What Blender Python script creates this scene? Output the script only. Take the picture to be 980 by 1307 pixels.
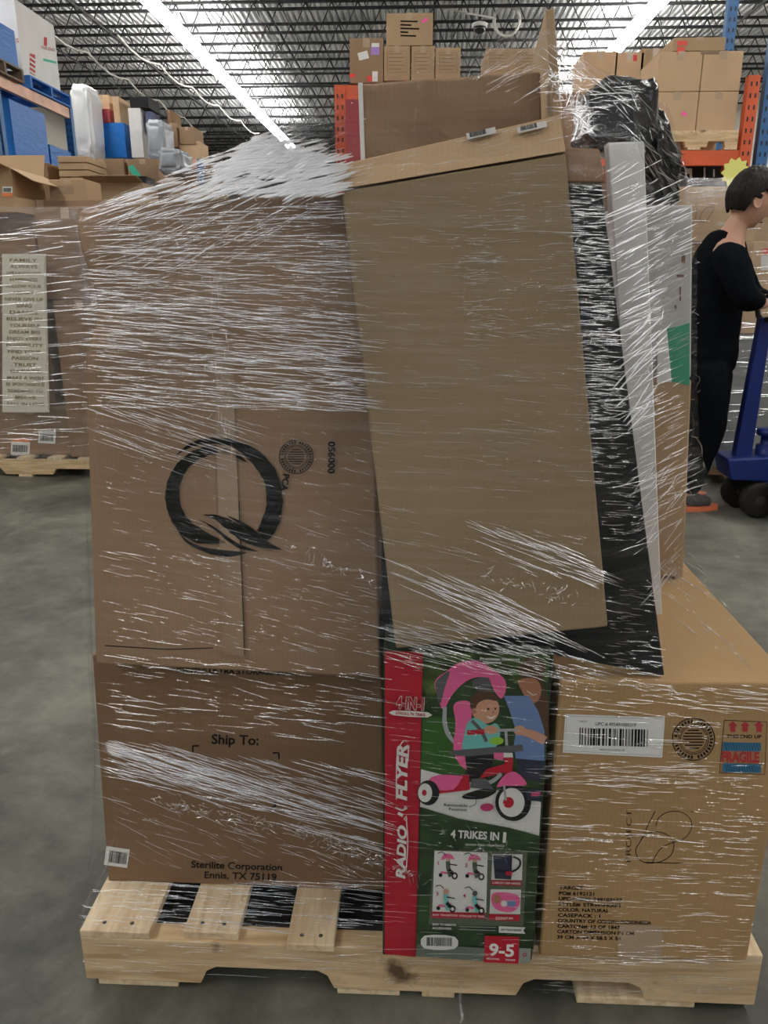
import bpy, bmesh, math, random
from mathutils import Vector, Matrix, noise
from mathutils.bvhtree import BVHTree
random.seed(7)
R = random.Random(11)
S = bpy.context.scene
C = S.collection
PI = math.pi
for o in list(bpy.data.objects): bpy.data.objects.remove(o)

# ------------------------------------------------------------ camera
FPX = 982.0; PITCH = math.radians(16.9); YAW = math.radians(2.57); CAM = Vector((0, 0, 1.256))
cd = bpy.data.cameras.new('camera'); cam = bpy.data.objects.new('camera', cd); C.objects.link(cam)
cam.location = CAM; cam.rotation_euler = (PI/2-PITCH, 0, YAW)
cd.sensor_fit = 'VERTICAL'; cd.sensor_height = 36; cd.lens = FPX/1307*36; cd.clip_start = .02; cd.clip_end = 200
S.camera = cam
S.view_settings.view_transform = 'Standard'; S.view_settings.look = 'None'
S.view_settings.gamma = 1; S.view_settings.use_curve_mapping = False
S.view_settings.exposure = -1.22
try: S.cycles.transparent_max_bounces = 32
except Exception: pass

# ------------------------------------------------------------ world and daylight from the open dock behind
w = bpy.data.worlds.new('world'); S.world = w; w.use_nodes = True
w.node_tree.nodes['Background'].inputs[0].default_value = (.75, .85, 1, 1)
w.node_tree.nodes['Background'].inputs[1].default_value = .6
def area(name, loc, rot, sx, sy, power, col):
    l = bpy.data.lights.new(name, 'AREA'); l.shape = 'RECTANGLE'; l.size = sx; l.size_y = sy; l.energy = power; l.color = col
    o = bpy.data.objects.new(name, l); C.objects.link(o); o.location = loc; o.rotation_euler = rot
    return o
area('dock_daylight', (-3.5, -7.8, 3.2), (math.radians(85), 0, math.radians(-12)), 6, 4.4, 200, (.9, .95, 1))
STRIP = 95.0      # emission of the fluorescent tubes

# ------------------------------------------------------------ pixel -> place helpers
def ray(x, y):
    a, b = (x-490)/FPX, (y-653.5)/FPX
    d = Vector((a, math.cos(PITCH)-b*math.sin(PITCH), -math.sin(PITCH)-b*math.cos(PITCH)))
    return Matrix.Rotation(YAW, 3, 'Z') @ d
def PY(x, y, Y): d = ray(x, y); return CAM+d*(Y/d.y)
def PZ(x, y, z): d = ray(x, y); return CAM+d*((z-CAM.z)/d.z)
def PX(x, y, X): d = ray(x, y); return CAM+d*(X/d.x)

# ------------------------------------------------------------ materials
MT = {}
def mat(name, col, rough=.6, metal=0, bump=0, bscale=40, var=0, vscale=6, spec=.5, emit=None, estr=0, stretch=None, trans=0, alpha=1):
    if name in MT: return MT[name]
    m = bpy.data.materials.new(name); m.use_nodes = True; nt = m.node_tree; b = nt.nodes['Principled BSDF']
    b.inputs['Base Color'].default_value = (*col, 1); b.inputs['Roughness'].default_value = rough
    b.inputs['Metallic'].default_value = metal; b.inputs['Specular IOR Level'].default_value = spec
    b.inputs['Alpha'].default_value = alpha
    if emit: b.inputs['Emission Color'].default_value = (*emit, 1); b.inputs['Emission Strength'].default_value = estr
    tc = nt.nodes.new('ShaderNodeTexCoord'); mp = nt.nodes.new('ShaderNodeMapping')
    nt.links.new(tc.outputs['Object'], mp.inputs[0])
    if stretch: mp.inputs['Scale'].default_value = stretch
    if var:
        n = nt.nodes.new('ShaderNodeTexNoise'); n.inputs['Scale'].default_value = vscale; n.inputs['Detail'].default_value = 6
        nt.links.new(mp.outputs[0], n.inputs[0])
        r = nt.nodes.new('ShaderNodeValToRGB'); r.color_ramp.elements[0].position = .3; r.color_ramp.elements[1].position = .7
        r.color_ramp.elements[0].color = (*[c*(1-var) for c in col], 1); r.color_ramp.elements[1].color = (*[min(1, c*(1+var)) for c in col], 1)
        nt.links.new(n.outputs[0], r.inputs[0]); nt.links.new(r.outputs[0], b.inputs['Base Color'])
    if bump:
        n2 = nt.nodes.new('ShaderNodeTexNoise'); n2.inputs['Scale'].default_value = bscale; n2.inputs['Detail'].default_value = 4
        nt.links.new(mp.outputs[0], n2.inputs[0])
        bp = nt.nodes.new('ShaderNodeBump'); bp.inputs['Strength'].default_value = bump; bp.inputs['Distance'].default_value = .01
        nt.links.new(n2.outputs[0], bp.inputs['Height']); nt.links.new(bp.outputs[0], b.inputs['Normal'])
    MT[name] = m; return m
def kraft(name, col, var=.08):
    m = mat(name, col, rough=.75, bump=.25, bscale=5, var=var, vscale=3, spec=.25)
    nt = m.node_tree; b = nt.nodes['Principled BSDF']
    # fine flute lines of the corrugated board and small scuffs
    tc = nt.nodes.new('ShaderNodeTexCoord'); wv = nt.nodes.new('ShaderNodeTexWave'); wv.bands_direction = 'X'
    wv.inputs['Scale'].default_value = 42; wv.inputs['Distortion'].default_value = .6
    nt.links.new(tc.outputs['Object'], wv.inputs[0])
    mx = nt.nodes.new('ShaderNodeMixRGB'); mx.blend_type = 'MULTIPLY'; mx.inputs[0].default_value = .05
    src = b.inputs['Base Color'].links[0].from_socket
    nt.links.new(src, mx.inputs[1]); nt.links.new(wv.outputs[0], mx.inputs[2]); nt.links.new(mx.outputs[0], b.inputs['Base Color'])
    return m
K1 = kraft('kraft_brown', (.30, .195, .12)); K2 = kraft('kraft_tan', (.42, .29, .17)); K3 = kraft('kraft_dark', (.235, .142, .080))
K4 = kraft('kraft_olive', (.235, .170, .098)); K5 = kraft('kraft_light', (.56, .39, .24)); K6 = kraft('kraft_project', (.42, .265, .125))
INK = mat('black_ink', (.012, .011, .010), .8, spec=.1); BLACK = mat('black_board', (.010, .010, .011), .55, spec=.2, bump=.1, bscale=8)
WHITE = mat('white_paper', (.78, .78, .76), .6); WCARD = mat('white_board', (.74, .73, .71), .55, var=.05)
GREYC = mat('grey_white_carton', (.55, .54, .53), .6, var=.08)
TAPE = mat('clear_tape', (.47, .35, .24), .18, spec=.6); TAPEW = mat('pale_tape', (.6, .52, .43), .25)
REDT = mat('red_tape', (.75, .06, .04), .4); GREENL = mat('green_label', (.05, .33, .2), .5)
PURPLE = mat('purple_label', (.42, .25, .62), .5); PINKL = mat('pink_sticker', (.95, .12, .45), .5)
BLUEW = mat('blue_stretch_film', (.004, .13, .46), .35, bump=.6, bscale=6, stretch=(1, 1, 5), spec=.35)
BLUEP = mat('blue_painted_wood', (.03, .16, .5), .6); ORANGE = mat('orange_paint', (.62, .10, .03), .45, var=.1)
BLUER = mat('blue_rack_paint', (.03, .13, .32), .45, var=.1); STEELBEAM = mat('pale_steel', (.55, .5, .48), .4, metal=.3)
JACKB = mat('jack_blue', (.008, .02, .13), .4, spec=.3); RUBBER = mat('dark_rubber', (.018, .016, .014), .7, spec=.2); HUB = mat('grey_wheel_hub', (.04, .037, .034), .6, spec=.2)
BLKMETAL = mat('black_steel', (.02, .02, .022), .45, metal=.2); SKIN = mat('skin', (.52, .29, .20), .5); HAIR = mat('black_hair', (.009, .007, .006), .6, spec=.2, bump=1, bscale=60, stretch=(1, 1, .3))
SWEATER = mat('black_knit', (.005, .006, .008), .95, spec=.05, bump=.5, bscale=14); PANTS = mat('black_trousers', (.004, .005, .007), .95, spec=.05, bump=.4, bscale=9)
SHOE = mat('dark_shoe_fabric', (.03, .03, .035), .7); SOLE = mat('orange_sole', (.75, .16, .06), .6); LIP = mat('lip', (.38, .13, .11), .5); EYEW = mat('eye_white', (.7, .68, .65), .3)
SILVER = mat('silver_wrapped_drum', (.36, .37, .38), .3, metal=.6, bump=.6, bscale=5, stretch=(1, 1, 8))
BAG = mat('black_plastic_bag', (.012, .012, .014), .18, spec=.8, bump=.5, bscale=9)
CABLE = mat('white_cable', (.6, .58, .54), .5); NAIL = mat('nail', (.12, .1, .09), .5, metal=.8)
YEL = mat('yellow_pleated_paper', (.85, .85, .25), .6)

def wood(name, c1, c2, axis='X'):
    m = bpy.data.materials.new(name); m.use_nodes = True; nt = m.node_tree; b = nt.nodes['Principled BSDF']; b.inputs['Roughness'].default_value = .65
    tc = nt.nodes.new('ShaderNodeTexCoord'); mp = nt.nodes.new('ShaderNodeMapping'); nt.links.new(tc.outputs['Object'], mp.inputs[0])
    mp.inputs['Scale'].default_value = (1.5, 14, 14) if axis == 'X' else (14, 1.5, 14)
    n = nt.nodes.new('ShaderNodeTexNoise'); n.inputs['Scale'].default_value = 4; n.inputs['Detail'].default_value = 8; n.inputs['Distortion'].default_value = .6
    nt.links.new(mp.outputs[0], n.inputs[0])
    r = nt.nodes.new('ShaderNodeValToRGB'); r.color_ramp.elements[0].position = .32; r.color_ramp.elements[1].position = .62
    r.color_ramp.elements[0].color = (*c1, 1); r.color_ramp.elements[1].color = (*c2, 1); nt.links.new(n.outputs[0], r.inputs[0])
    n3 = nt.nodes.new('ShaderNodeTexNoise'); n3.inputs['Scale'].default_value = 9; n3.inputs['Detail'].default_value = 5; nt.links.new(tc.outputs['Object'], n3.inputs[0])
    r3 = nt.nodes.new('ShaderNodeValToRGB'); r3.color_ramp.elements[0].position = .66; r3.color_ramp.elements[1].position = .74
    nt.links.new(n3.outputs[0], r3.inputs[0])
    mx = nt.nodes.new('ShaderNodeMixRGB'); mx.inputs[2].default_value = (.13, .08, .04, 1)
    nt.links.new(r3.outputs[0], mx.inputs[0]); nt.links.new(r.outputs[0], mx.inputs[1]); nt.links.new(mx.outputs[0], b.inputs['Base Color'])
    bp = nt.nodes.new('ShaderNodeBump'); bp.inputs['Strength'].default_value = .3; bp.inputs['Distance'].default_value = .004
    nt.links.new(n.outputs[0], bp.inputs['Height']); nt.links.new(bp.outputs[0], b.inputs['Normal'])
    return m
WOODX = wood('pine_stringer', (.50, .33, .17), (.74, .55, .33)); WOODY = wood('pine_board', (.60, .43, .25), (.82, .66, .44), 'Y')

def film_mat(name, base, streak, haze, rough=.16, zs=34):
    """clear stretch film: transparent, with a glossy coat that is stronger where the film is layered"""
    m = bpy.data.materials.new(name); m.use_nodes = True; nt = m.node_tree; nt.nodes.clear()
    out = nt.nodes.new('ShaderNodeOutputMaterial'); tr = nt.nodes.new('ShaderNodeBsdfTransparent'); tr.inputs[0].default_value = (.97, .97, .97, 1)
    gl = nt.nodes.new('ShaderNodeBsdfGlossy'); gl.inputs['Roughness'].default_value = rough; gl.inputs[0].default_value = (.95, .96, 1, 1)
    tl = nt.nodes.new('ShaderNodeBsdfTranslucent'); tl.inputs[0].default_value = (.95, .96, .98, 1)
    df = nt.nodes.new('ShaderNodeBsdfDiffuse'); df.inputs[0].default_value = (.92, .93, .95, 1)
    ms = nt.nodes.new('ShaderNodeMixShader'); ms.inputs[0].default_value = .5
    nt.links.new(tl.outputs[0], ms.inputs[1]); nt.links.new(df.outputs[0], ms.inputs[2])
    mh = nt.nodes.new('ShaderNodeMixShader'); mh.inputs[0].default_value = haze
    nt.links.new(gl.outputs[0], mh.inputs[1]); nt.links.new(ms.outputs[0], mh.inputs[2])
    mx = nt.nodes.new('ShaderNodeMixShader'); nt.links.new(tr.outputs[0], mx.inputs[1]); nt.links.new(mh.outputs[0], mx.inputs[2]); nt.links.new(mx.outputs[0], out.inputs[0])
    tc = nt.nodes.new('ShaderNodeTexCoord'); mp = nt.nodes.new('ShaderNodeMapping'); nt.links.new(tc.outputs['Object'], mp.inputs[0])
    mp.inputs['Scale'].default_value = (1.6, 1.6, zs); mp.inputs['Rotation'].default_value = (0, .09, 0)
    n = nt.nodes.new('ShaderNodeTexNoise'); n.inputs['Scale'].default_value = 3; n.inputs['Detail'].default_value = 8; n.inputs['Roughness'].default_value = .65
    nt.links.new(mp.outputs[0], n.inputs[0])
    mr = nt.nodes.new('ShaderNodeMapRange'); mr.inputs[1].default_value = .45; mr.inputs[2].default_value = .8; mr.inputs[3].default_value = base; mr.inputs[4].default_value = base+streak
    nt.links.new(n.outputs[0], mr.inputs[0])
    nt.links.new(mr.outputs[0], mx.inputs[0])
    bp = nt.nodes.new('ShaderNodeBump'); bp.inputs['Strength'].default_value = .55; bp.inputs['Distance'].default_value = .004
    nt.links.new(n.outputs[0], bp.inputs['Height']); nt.links.new(bp.outputs[0], gl.inputs['Normal'])
    return m
FILM = film_mat('stretch_film', .012, .085, .15, rough=.17)
GLARE_HAZE = film_mat('glare_haze_film', .70, .27, .4, rough=.38)  # whitened film: light glare and haze put into the colour
FOLD = film_mat('stretch_film_fold', .55, .35, .07, rough=.10)
FILMB = film_mat('background_stretch_film', .10, .25, .4, rough=.2, zs=10)

# ------------------------------------------------------------ mesh helpers
def props(o, label=None, cat=None, group=None, kind=None):
    if label: o['label'] = label
    if cat: o['category'] = cat
    if group: o['group'] = group
    if kind: o['kind'] = kind
    return o
class MB:
    def __init__(s): s.v = []; s.f = []; s.m = []; s.mats = []; s.sm = []
    def mi(s, m):
        if m not in s.mats: s.mats.append(m)
        return s.mats.index(m)
    def add(s, vs, fs, m, smooth=False):
        k = len(s.v); s.v += [tuple(v) for v in vs]; i = s.mi(m)
        for f in fs: s.f.append([a+k for a in f]); s.m.append(i); s.sm.append(smooth)
    def box(s, a, b, m):
        x0, y0, z0 = a; x1, y1, z1 = b
        s.hexa([(x0, y0, z1), (x1, y0, z1), (x1, y0, z0), (x0, y0, z0)], [(x0, y1, z1), (x1, y1, z1), (x1, y1, z0), (x0, y1, z0)], m)
    def hexa(s, F, B, m): # front TL TR BR BL, back likewise
        s.add(list(F)+list(B), [(0, 3, 2, 1), (4, 5, 6, 7), (0, 1, 5, 4), (3, 7, 6, 2), (0, 4, 7, 3), (1, 2, 6, 5)], m)
    def tube(s, p, r, m, n=8, cap=True):
        p = [Vector(q) for q in p]; k = len(p); rs = r if isinstance(r, (list, tuple)) else [r]*k
        up = Vector((0, 0, 1)); vs = []
        for i, q in enumerate(p):
            t = (p[min(i+1, k-1)]-p[max(i-1, 0)]).normalized()
            a = t.cross(up) if abs(t.z) < .95 else t.cross(Vector((1, 0, 0)))
            a.normalize(); b = t.cross(a)
            for j in range(n): an = 2*PI*j/n; vs.append(q+(a*math.cos(an)+b*math.sin(an))*rs[i])
        fs = [(i*n+j, i*n+(j+1) % n, (i+1)*n+(j+1) % n, (i+1)*n+j) for i in range(k-1) for j in range(n)]
        if cap: fs += [tuple(range(n))[::-1], tuple((k-1)*n+j for j in range(n))]
        s.add(vs, fs, m, True)
    def lathe(s, c, axis, prof, m, n=32):
        c = Vector(c); ax = Vector(axis).normalized(); a = ax.cross(Vector((0, 0, 1))) if abs(ax.z) < .9 else ax.cross(Vector((1, 0, 0)))
        a.normalize(); b = ax.cross(a); vs = []
        for (h, r) in prof:
            for j in range(n): an = 2*PI*j/n; vs.append(c+ax*h+(a*math.cos(an)+b*math.sin(an))*r)
        k = len(prof)
        s.add(vs, [(i*n+j, i*n+(j+1) % n, (i+1)*n+(j+1) % n, (i+1)*n+j) for i in range(k-1) for j in range(n)]+[tuple(range(n))[::-1], tuple((k-1)*n+j for j in range(n))], m, True)
    def build(s, name, parent=None, bevel=0, fix=True, origin=None):
        me = bpy.data.meshes.new(name); me.from_pydata(s.v, [], s.f)
        for m in s.mats: me.materials.append(m)
        me.polygons.foreach_set('material_index', s.m); me.polygons.foreach_set('use_smooth', s.sm); me.update()
        if fix:
            bm = bmesh.new(); bm.from_mesh(me); bmesh.ops.recalc_face_normals(bm, faces=bm.faces); bm.to_mesh(me); bm.free()
        o = bpy.data.objects.new(name, me); C.objects.link(o)
        if parent: o.parent = parent; o.matrix_parent_inverse = parent.matrix_basis.inverted()
        if bevel:
            b = o.modifiers.new('bevel', 'BEVEL'); b.width = bevel; b.segments = 2; b.limit_method = 'ANGLE'; b.angle_limit = math.radians(50)
        return o
def empty(name, loc, label, cat, group=None, rz=0):
    o = bpy.data.objects.new(name, None); C.objects.link(o); o.location = loc; o.rotation_euler = (0, 0, rz); o.empty_display_size = .1
    return props(o, label, cat, group)
def copy_tree(o, parent=None):
    c = o.copy(); C.objects.link(c); inv = o.matrix_parent_inverse.copy(); c.parent = parent; c.matrix_parent_inverse = inv
    for ch in [q for q in o.children]: copy_tree(ch, c)
    return c

class Plane:
    """a printed face: maps photo points onto it"""
    def __init__(s, p, q, r, off=.0015):
        s.p = Vector(p); s.n = (Vector(q)-s.p).cross(Vector(r)-s.p).normalized()
        if s.n.dot(CAM-s.p) < 0: s.n = -s.n
        s.off = off
    def at(s, x, y, k=0):
        d = ray(x, y); t = (s.p+s.n*(s.off+k)-CAM).dot(s.n)/d.dot(s.n); return CAM+d*t
def poly(mb, pl, pts, m, k=0): mb.add([pl.at(x, y, k) for x, y in pts], [tuple(range(len(pts)))], m)
def rect(mb, pl, x0, y0, x1, y1, m, k=0, ang=0):
    cx, cy = (x0+x1)/2, (y0+y1)/2; c, s_ = math.cos(math.radians(ang)), math.sin(math.radians(ang))
    poly(mb, pl, [(cx+(x-cx)*c-(y-cy)*s_, cy+(x-cx)*s_+(y-cy)*c) for x, y in ((x0, y0), (x1, y0), (x1, y1), (x0, y1))], m, k)
def ell(cx, cy, rx, ry, ang=0, n=28, a0=0, a1=360):
    c, s_ = math.cos(math.radians(ang)), math.sin(math.radians(ang)); o = []
    for i in range(n):
        t = math.radians(a0+(a1-a0)*i/(n if a1-a0 == 360 else n-1)); x, y = rx*math.cos(t), ry*math.sin(t)
        o.append((cx+x*c-y*s_, cy+x*s_+y*c))
    return o
def cr(pts, n=6, closed=False):
    o = []; N = len(pts)
    for i in range(N if closed else N-1):
        g = (lambda j: pts[j % N]) if closed else (lambda j: pts[max(0, min(N-1, j))])
        p0, p1, p2, p3 = g(i-1), g(i), g(i+1), g(i+2)
        for k in range(n):
            t = k/n; o.append(tuple(.5*((2*b)+(-a+c)*t+(2*a-5*b+4*c-d)*t*t+(-a+3*b-3*c+d)*t**3) for a, b, c, d in zip(p0, p1, p2, p3)))
    if not closed: o.append(tuple(pts[-1]))
    return o
def stroke(mb, pl, pts, wd, m, k=0, smooth=6, rag=0):
    """pts are (x,y) or (x,y,width)"""
    P = [(p[0], p[1], p[2] if len(p) > 2 else wd) for p in pts]
    if smooth: P = cr(P, smooth)
    L = []; Rr = []
    for i, p in enumerate(P):
        a, b = P[max(0, i-1)], P[min(len(P)-1, i+1)]; dx, dy = b[0]-a[0], b[1]-a[1]; l = math.hypot(dx, dy) or 1; h = max(.05, p[2]/2)
        h1 = h*(1+rag*R.uniform(-1, 1)); h2 = h*(1+rag*R.uniform(-1, 1))
        L.append((p[0]-dy/l*h1, p[1]+dx/l*h1)); Rr.append((p[0]+dy/l*h2, p[1]-dx/l*h2))
    vs = [pl.at(x, y, k) for x, y in L]+[pl.at(x, y, k) for x, y in Rr]; n = len(P)
    mb.add(vs, [(i, i+1, n+i+1, n+i) for i in range(n-1)], m)
def text(mb, pl, s, x, y, h, m, ang=0, k=0, wx=None, bold=0, shear=0, align='CENTER'):
    """h = cap height in photo pixels; wx = total width in photo pixels"""
    cu = bpy.data.curves.new('t', 'FONT'); cu.body = s; cu.align_x = 'LEFT'; cu.offset = bold; cu.resolution_u = 3; cu.shear = shear
    o = bpy.data.objects.new('t', cu); C.objects.link(o)
    me = bpy.data.meshes.new_from_object(o, depsgraph=bpy.context.evaluated_depsgraph_get())
    vs = [v.co.copy() for v in me.vertices]; fs = [tuple(p.vertices) for p in me.polygons]
    bpy.data.objects.remove(o); bpy.data.curves.remove(cu); bpy.data.meshes.remove(me)
    if not vs: return
    x0 = min(v.x for v in vs); x1 = max(v.x for v in vs); sc = h/.70; sx = sc if not wx else wx/(x1-x0)
    c, s_ = math.cos(math.radians(ang)), math.sin(math.radians(ang)); out = []
    for v in vs:
        u = (v.x-(x0 if align == 'LEFT' else (x0+x1)/2))*sx; q = -(v.y-.35)*sc
        out.append(pl.at(x+u*c-q*s_, y+u*s_+q*c, k))
    mb.add(out, fs, m)
def barcode(mb, pl, x0, y0, x1, y1, m, k=0, ang=0):
    c, s_ = math.cos(math.radians(ang)), math.sin(math.radians(ang)); x = x0; cx, cy = (x0+x1)/2, (y0+y1)/2
    rr = random.Random(int(x0*7))
    while x < x1:
        wd = rr.choice([.5, .8, 1.2, 1.6])*(x1-x0)/60*1.3
        poly(mb, pl, [(cx+(a-cx)*c-(b-cy)*s_, cy+(a-cx)*s_+(b-cy)*c) for a, b in ((x, y0), (min(x+wd, x1), y0), (min(x+wd, x1), y1), (x, y1))], m, k)
        x += wd+rr.choice([.5, .8, 1.2])*(x1-x0)/60*1.3
def seal(mb, pl, cx, cy, r, m):
    for q, wd in ((r, r*.05), (r*.70, r*.035), (r*.62, r*.03)):
        e = ell(cx, cy, q, q); stroke(mb, pl, e+[e[0], e[1]], wd, m, smooth=0)
    for i in range(34):
        a = 2*PI*i/34; 
        if i % 9 == 8: continue
        x, y = cx+math.cos(a)*r*.85, cy+math.sin(a)*r*.85
        stroke(mb, pl, [(x-math.cos(a)*r*.08, y-math.sin(a)*r*.08), (x+math.cos(a)*r*.08, y+math.sin(a)*r*.08)], r*.09, m, smooth=0)
    for j in range(-3, 4):
        hw = math.sqrt(max(.01, .5**2-(j*.14)**2))*r; 
        stroke(mb, pl, [(cx-hw, cy+j*.14*r), (cx+hw, cy+j*.14*r)], r*.06, m, smooth=0)

def grid_carton(F, Bk, m, N=(10, 10), disp=None, bulge=0):
    """closed box mesh from front TL,TR,BR,BL and back likewise; the front face is a grid that can be dented"""
    F = [Vector(p) for p in F]; Bk = [Vector(p) for p in Bk]
    n = (F[1]-F[0]).cross(F[3]-F[0]).normalized()
    if n.dot(F[0]-Bk[0]) < 0: n = -n
    nu, nv = N; mb = MB(); vs = []
    for j in range(nv+1):
        for i in range(nu+1):
            u, v = i/nu, j/nv; p = (F[0]*(1-u)+F[1]*u)*(1-v)+(F[3]*(1-u)+F[2]*u)*v
            if disp: 
                q = disp(u, v); p = p+n*q[0]+Vector((q[1], 0, q[2]))
            vs.append(p)
    fs = [(j*(nu+1)+i, j*(nu+1)+i+1, (j+1)*(nu+1)+i+1, (j+1)*(nu+1)+i) for j in range(nv) for i in range(nu)]
    k = len(vs); vs += Bk; W = nu+1
    top = [i for i in range(W)]; bot = [nv*W+i for i in range(W)]; lf = [j*W for j in range(nv+1)]; rt = [j*W+nu for j in range(nv+1)]
    fs += [tuple(top[::-1])+(k, k+1), tuple(bot)+(k+2, k+3), tuple(lf)+(k+3, k), tuple(rt[::-1])+(k+1, k+2), (k, k+3, k+2, k+1)]
    mb.add(vs, fs, m); return mb

# cartons -----------------------------------------------------------------
def carton(name, label, F, depth, m, cat='box', group=None, tape=True, bevel=.004, marks=None, flapgap=True, Bk=None, skew=0, flat=True):
    """F: front TL,TR,BR,BL in the world; depth: vector to the back face. Parts: body, tape, seam"""
    F = [Vector(p) for p in F]; d = Vector(depth) if Bk is None else None
    Bk = [p+d for p in F] if Bk is None else [Vector(p) for p in Bk]
    base = sum((F[2], F[3], Bk[2], Bk[3]), Vector())/4
    root = empty(name, base, label, cat, group)
    mb = MB(); mb.hexa(F, Bk, m); body = mb.build('body', root, bevel=bevel)
    pl = Plane(F[0], F[1], F[3], .0012)
    if tape:
        # tape over the closed top flaps, running over the front edge
        wv = (F[1]-F[0]); c0 = F[0]+wv*.5; c1 = Bk[0]+(Bk[1]-Bk[0])*.5; hw = min(.025, wv.length*.1); u = wv.normalized()
        up = (F[0]-F[3]).normalized()*.0015; fr = pl.n*.0015; dn = (F[3]-F[0]).normalized()*min(.06, (F[3]-F[0]).length*.2)
        t = MB(); t.add([c0-u*hw+fr+dn, c0+u*hw+fr+dn, c0+u*hw+fr+up, c0-u*hw+fr+up, c1+u*hw+up-fr, c1-u*hw+up-fr], [(0, 1, 2, 3), (3, 2, 4, 5)], TAPE)
        t.build('tape', root, fix=False)
    return root, pl, body
def facebox(name, label, x0, y0, x1, y1, Y, D, m, **kw):
    """carton whose front face covers the given photo rectangle at distance Y"""
    a, b = PY(x0, y0, Y), PY(x1, y1, Y); cx = (a.x+b.x)/2
    F = [(a.x, Y, a.z), (b.x, Y, a.z), (b.x, Y, b.z), (a.x, Y, b.z)]
    return carton(name, label, F, (0, D, 0), m, **kw)

# ============================================================ SETTING
def struct(mb, name, **k): o = mb.build(name, **k); o['kind'] = 'structure'; return o
# floor
fm = bpy.data.materials.new('concrete_floor'); fm.use_nodes = True; nt = fm.node_tree; b = nt.nodes['Principled BSDF']
tc = nt.nodes.new('ShaderNodeTexCoord')
n1 = nt.nodes.new('ShaderNodeTexNoise'); n1.inputs['Scale'].default_value = 1.6; n1.inputs['Detail'].default_value = 9; n1.inputs['Roughness'].default_value = .62; n1.inputs['Distortion'].default_value = .5
n2 = nt.nodes.new('ShaderNodeTexNoise'); n2.inputs['Scale'].default_value = 7; n2.inputs['Detail'].default_value = 10; n2.inputs['Roughness'].default_value = .7
for n in (n1, n2): nt.links.new(tc.outputs['Object'], n.inputs[0])
r1 = nt.nodes.new('ShaderNodeValToRGB'); r1.color_ramp.elements[0].position = .38; r1.color_ramp.elements[0].color = (.058, .060, .047, 1)
r1.color_ramp.elements[1].position = .64; r1.color_ramp.elements[1].color = (.190, .188, .148, 1); nt.links.new(n1.outputs[0], r1.inputs[0])
r2 = nt.nodes.new('ShaderNodeValToRGB'); r2.color_ramp.elements[0].position = .36; r2.color_ramp.elements[0].color = (.55, .55, .55, 1); r2.color_ramp.elements[1].position = .6
nt.links.new(n2.outputs[0], r2.inputs[0])
mx = nt.nodes.new('ShaderNodeMixRGB'); mx.blend_type = 'MULTIPLY'; mx.inputs[0].default_value = .8; nt.links.new(r1.outputs[0], mx.inputs[1]); nt.links.new(r2.outputs[0], mx.inputs[2]); nt.links.new(mx.outputs[0], b.inputs['Base Color'])
b.inputs['Roughness'].default_value = .55; b.inputs['Specular IOR Level'].default_value = .3
bp = nt.nodes.new('ShaderNodeBump'); bp.inputs['Strength'].default_value = .15; bp.inputs['Distance'].default_value = .01; nt.links.new(n2.outputs[0], bp.inputs['Height']); nt.links.new(bp.outputs[0], b.inputs['Normal'])
X0, X1, Y0, Y1, ZD = -13.0, 11.0, -8.0, 52.0, 7.35
mb = MB(); mb.box((X0, Y0, -.2), (X1, Y1, 0), fm); struct(mb, 'floor')
WALL = mat('white_block_wall', (.55, .52, .46), .8, bump=.2, bscale=12)
mb = MB(); mb.box((X0-.2, Y0, 0), (X0, Y1, ZD), WALL); struct(mb, 'wall_left')
mb = MB(); mb.box((X1, Y0, 0), (X1+.2, Y1, ZD), WALL); struct(mb, 'wall_right')
mb = MB(); mb.box((X0, Y1, 0), (X1, Y1+.2, ZD), WALL); struct(mb, 'wall_back')
mb = MB(); mb.box((X0, Y0-.2, 0), (-7, Y0, ZD), WALL); mb.box((0, Y0-.2, 0), (X1, Y0, ZD), WALL); mb.box((-7, Y0-.2, 5.2), (0, Y0, ZD), WALL); struct(mb, 'wall_front')
# corrugated metal deck
DECK = mat('galvanised_deck', (.80, .81, .84), .42, metal=.4, var=.25, vscale=.8)
mb = MB(); xs = []; x = X0
while x < X1:
    xs += [(x, 0), (x+.05, .0), (x+.075, .045), (x+.125, .045), (x+.15, 0)]; x += .15
vs = [(a, Y0, ZD+h) for a, h in xs]+[(a, Y1, ZD+h) for a, h in xs]; n = len(xs)
mb.add(vs, [(i, i+1, n+i+1, n+i) for i in range(n-1)], DECK); mb.box((X0, Y0, ZD+.06), (X1, Y1, ZD+.15), DECK); struct(mb, 'ceiling', fix=False)

# bar joists ---------------------------------------------------------------
root = empty('bar_joist', (0, 0, 6.7), 'black open-web steel joist across the corrugated roof', 'joist', 'black bar joists under the roof')
mb = MB(); mb.box((X0+.02, -.035, 7.28), (X1-.02, .035, 7.335), BLKMETAL); mb.build('top_chord', root)
mb = MB(); mb.box((X0+.4, -.03, 6.66), (X1-.4, .03, 6.71), BLKMETAL); mb.build('bottom_chord', root)
mb = MB(); x = X0+.1; k = 0
while x < X1-.6:
    mb.tube([(x, 0, 7.29), (x+.3, 0, 6.7), (x+.6, 0, 7.29)], .016, BLKMETAL, n=5); x += .6
mb.build('web', root)
root.location.y = 0
for i in range(34):
    o = root if i == 0 else copy_tree(root)
    o.location = (0, -5+1.62*i+.8, 6.7)
for xx in (-9, -7.2, -3.3, .2, 2.6, 6.9):
    mb = MB(); mb.box((xx, Y0+.1, 6.62), (xx+.035, Y1-.1, 6.655), BLKMETAL); mb.build('joist_bridging').__setitem__('label', 'thin black steel rod tying the roof joists lengthwise')
for o in C.objects:
    if o.name.startswith('joist_bridging'): props(o, None, 'steel rod', 'rods tying the roof joists')
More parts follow.
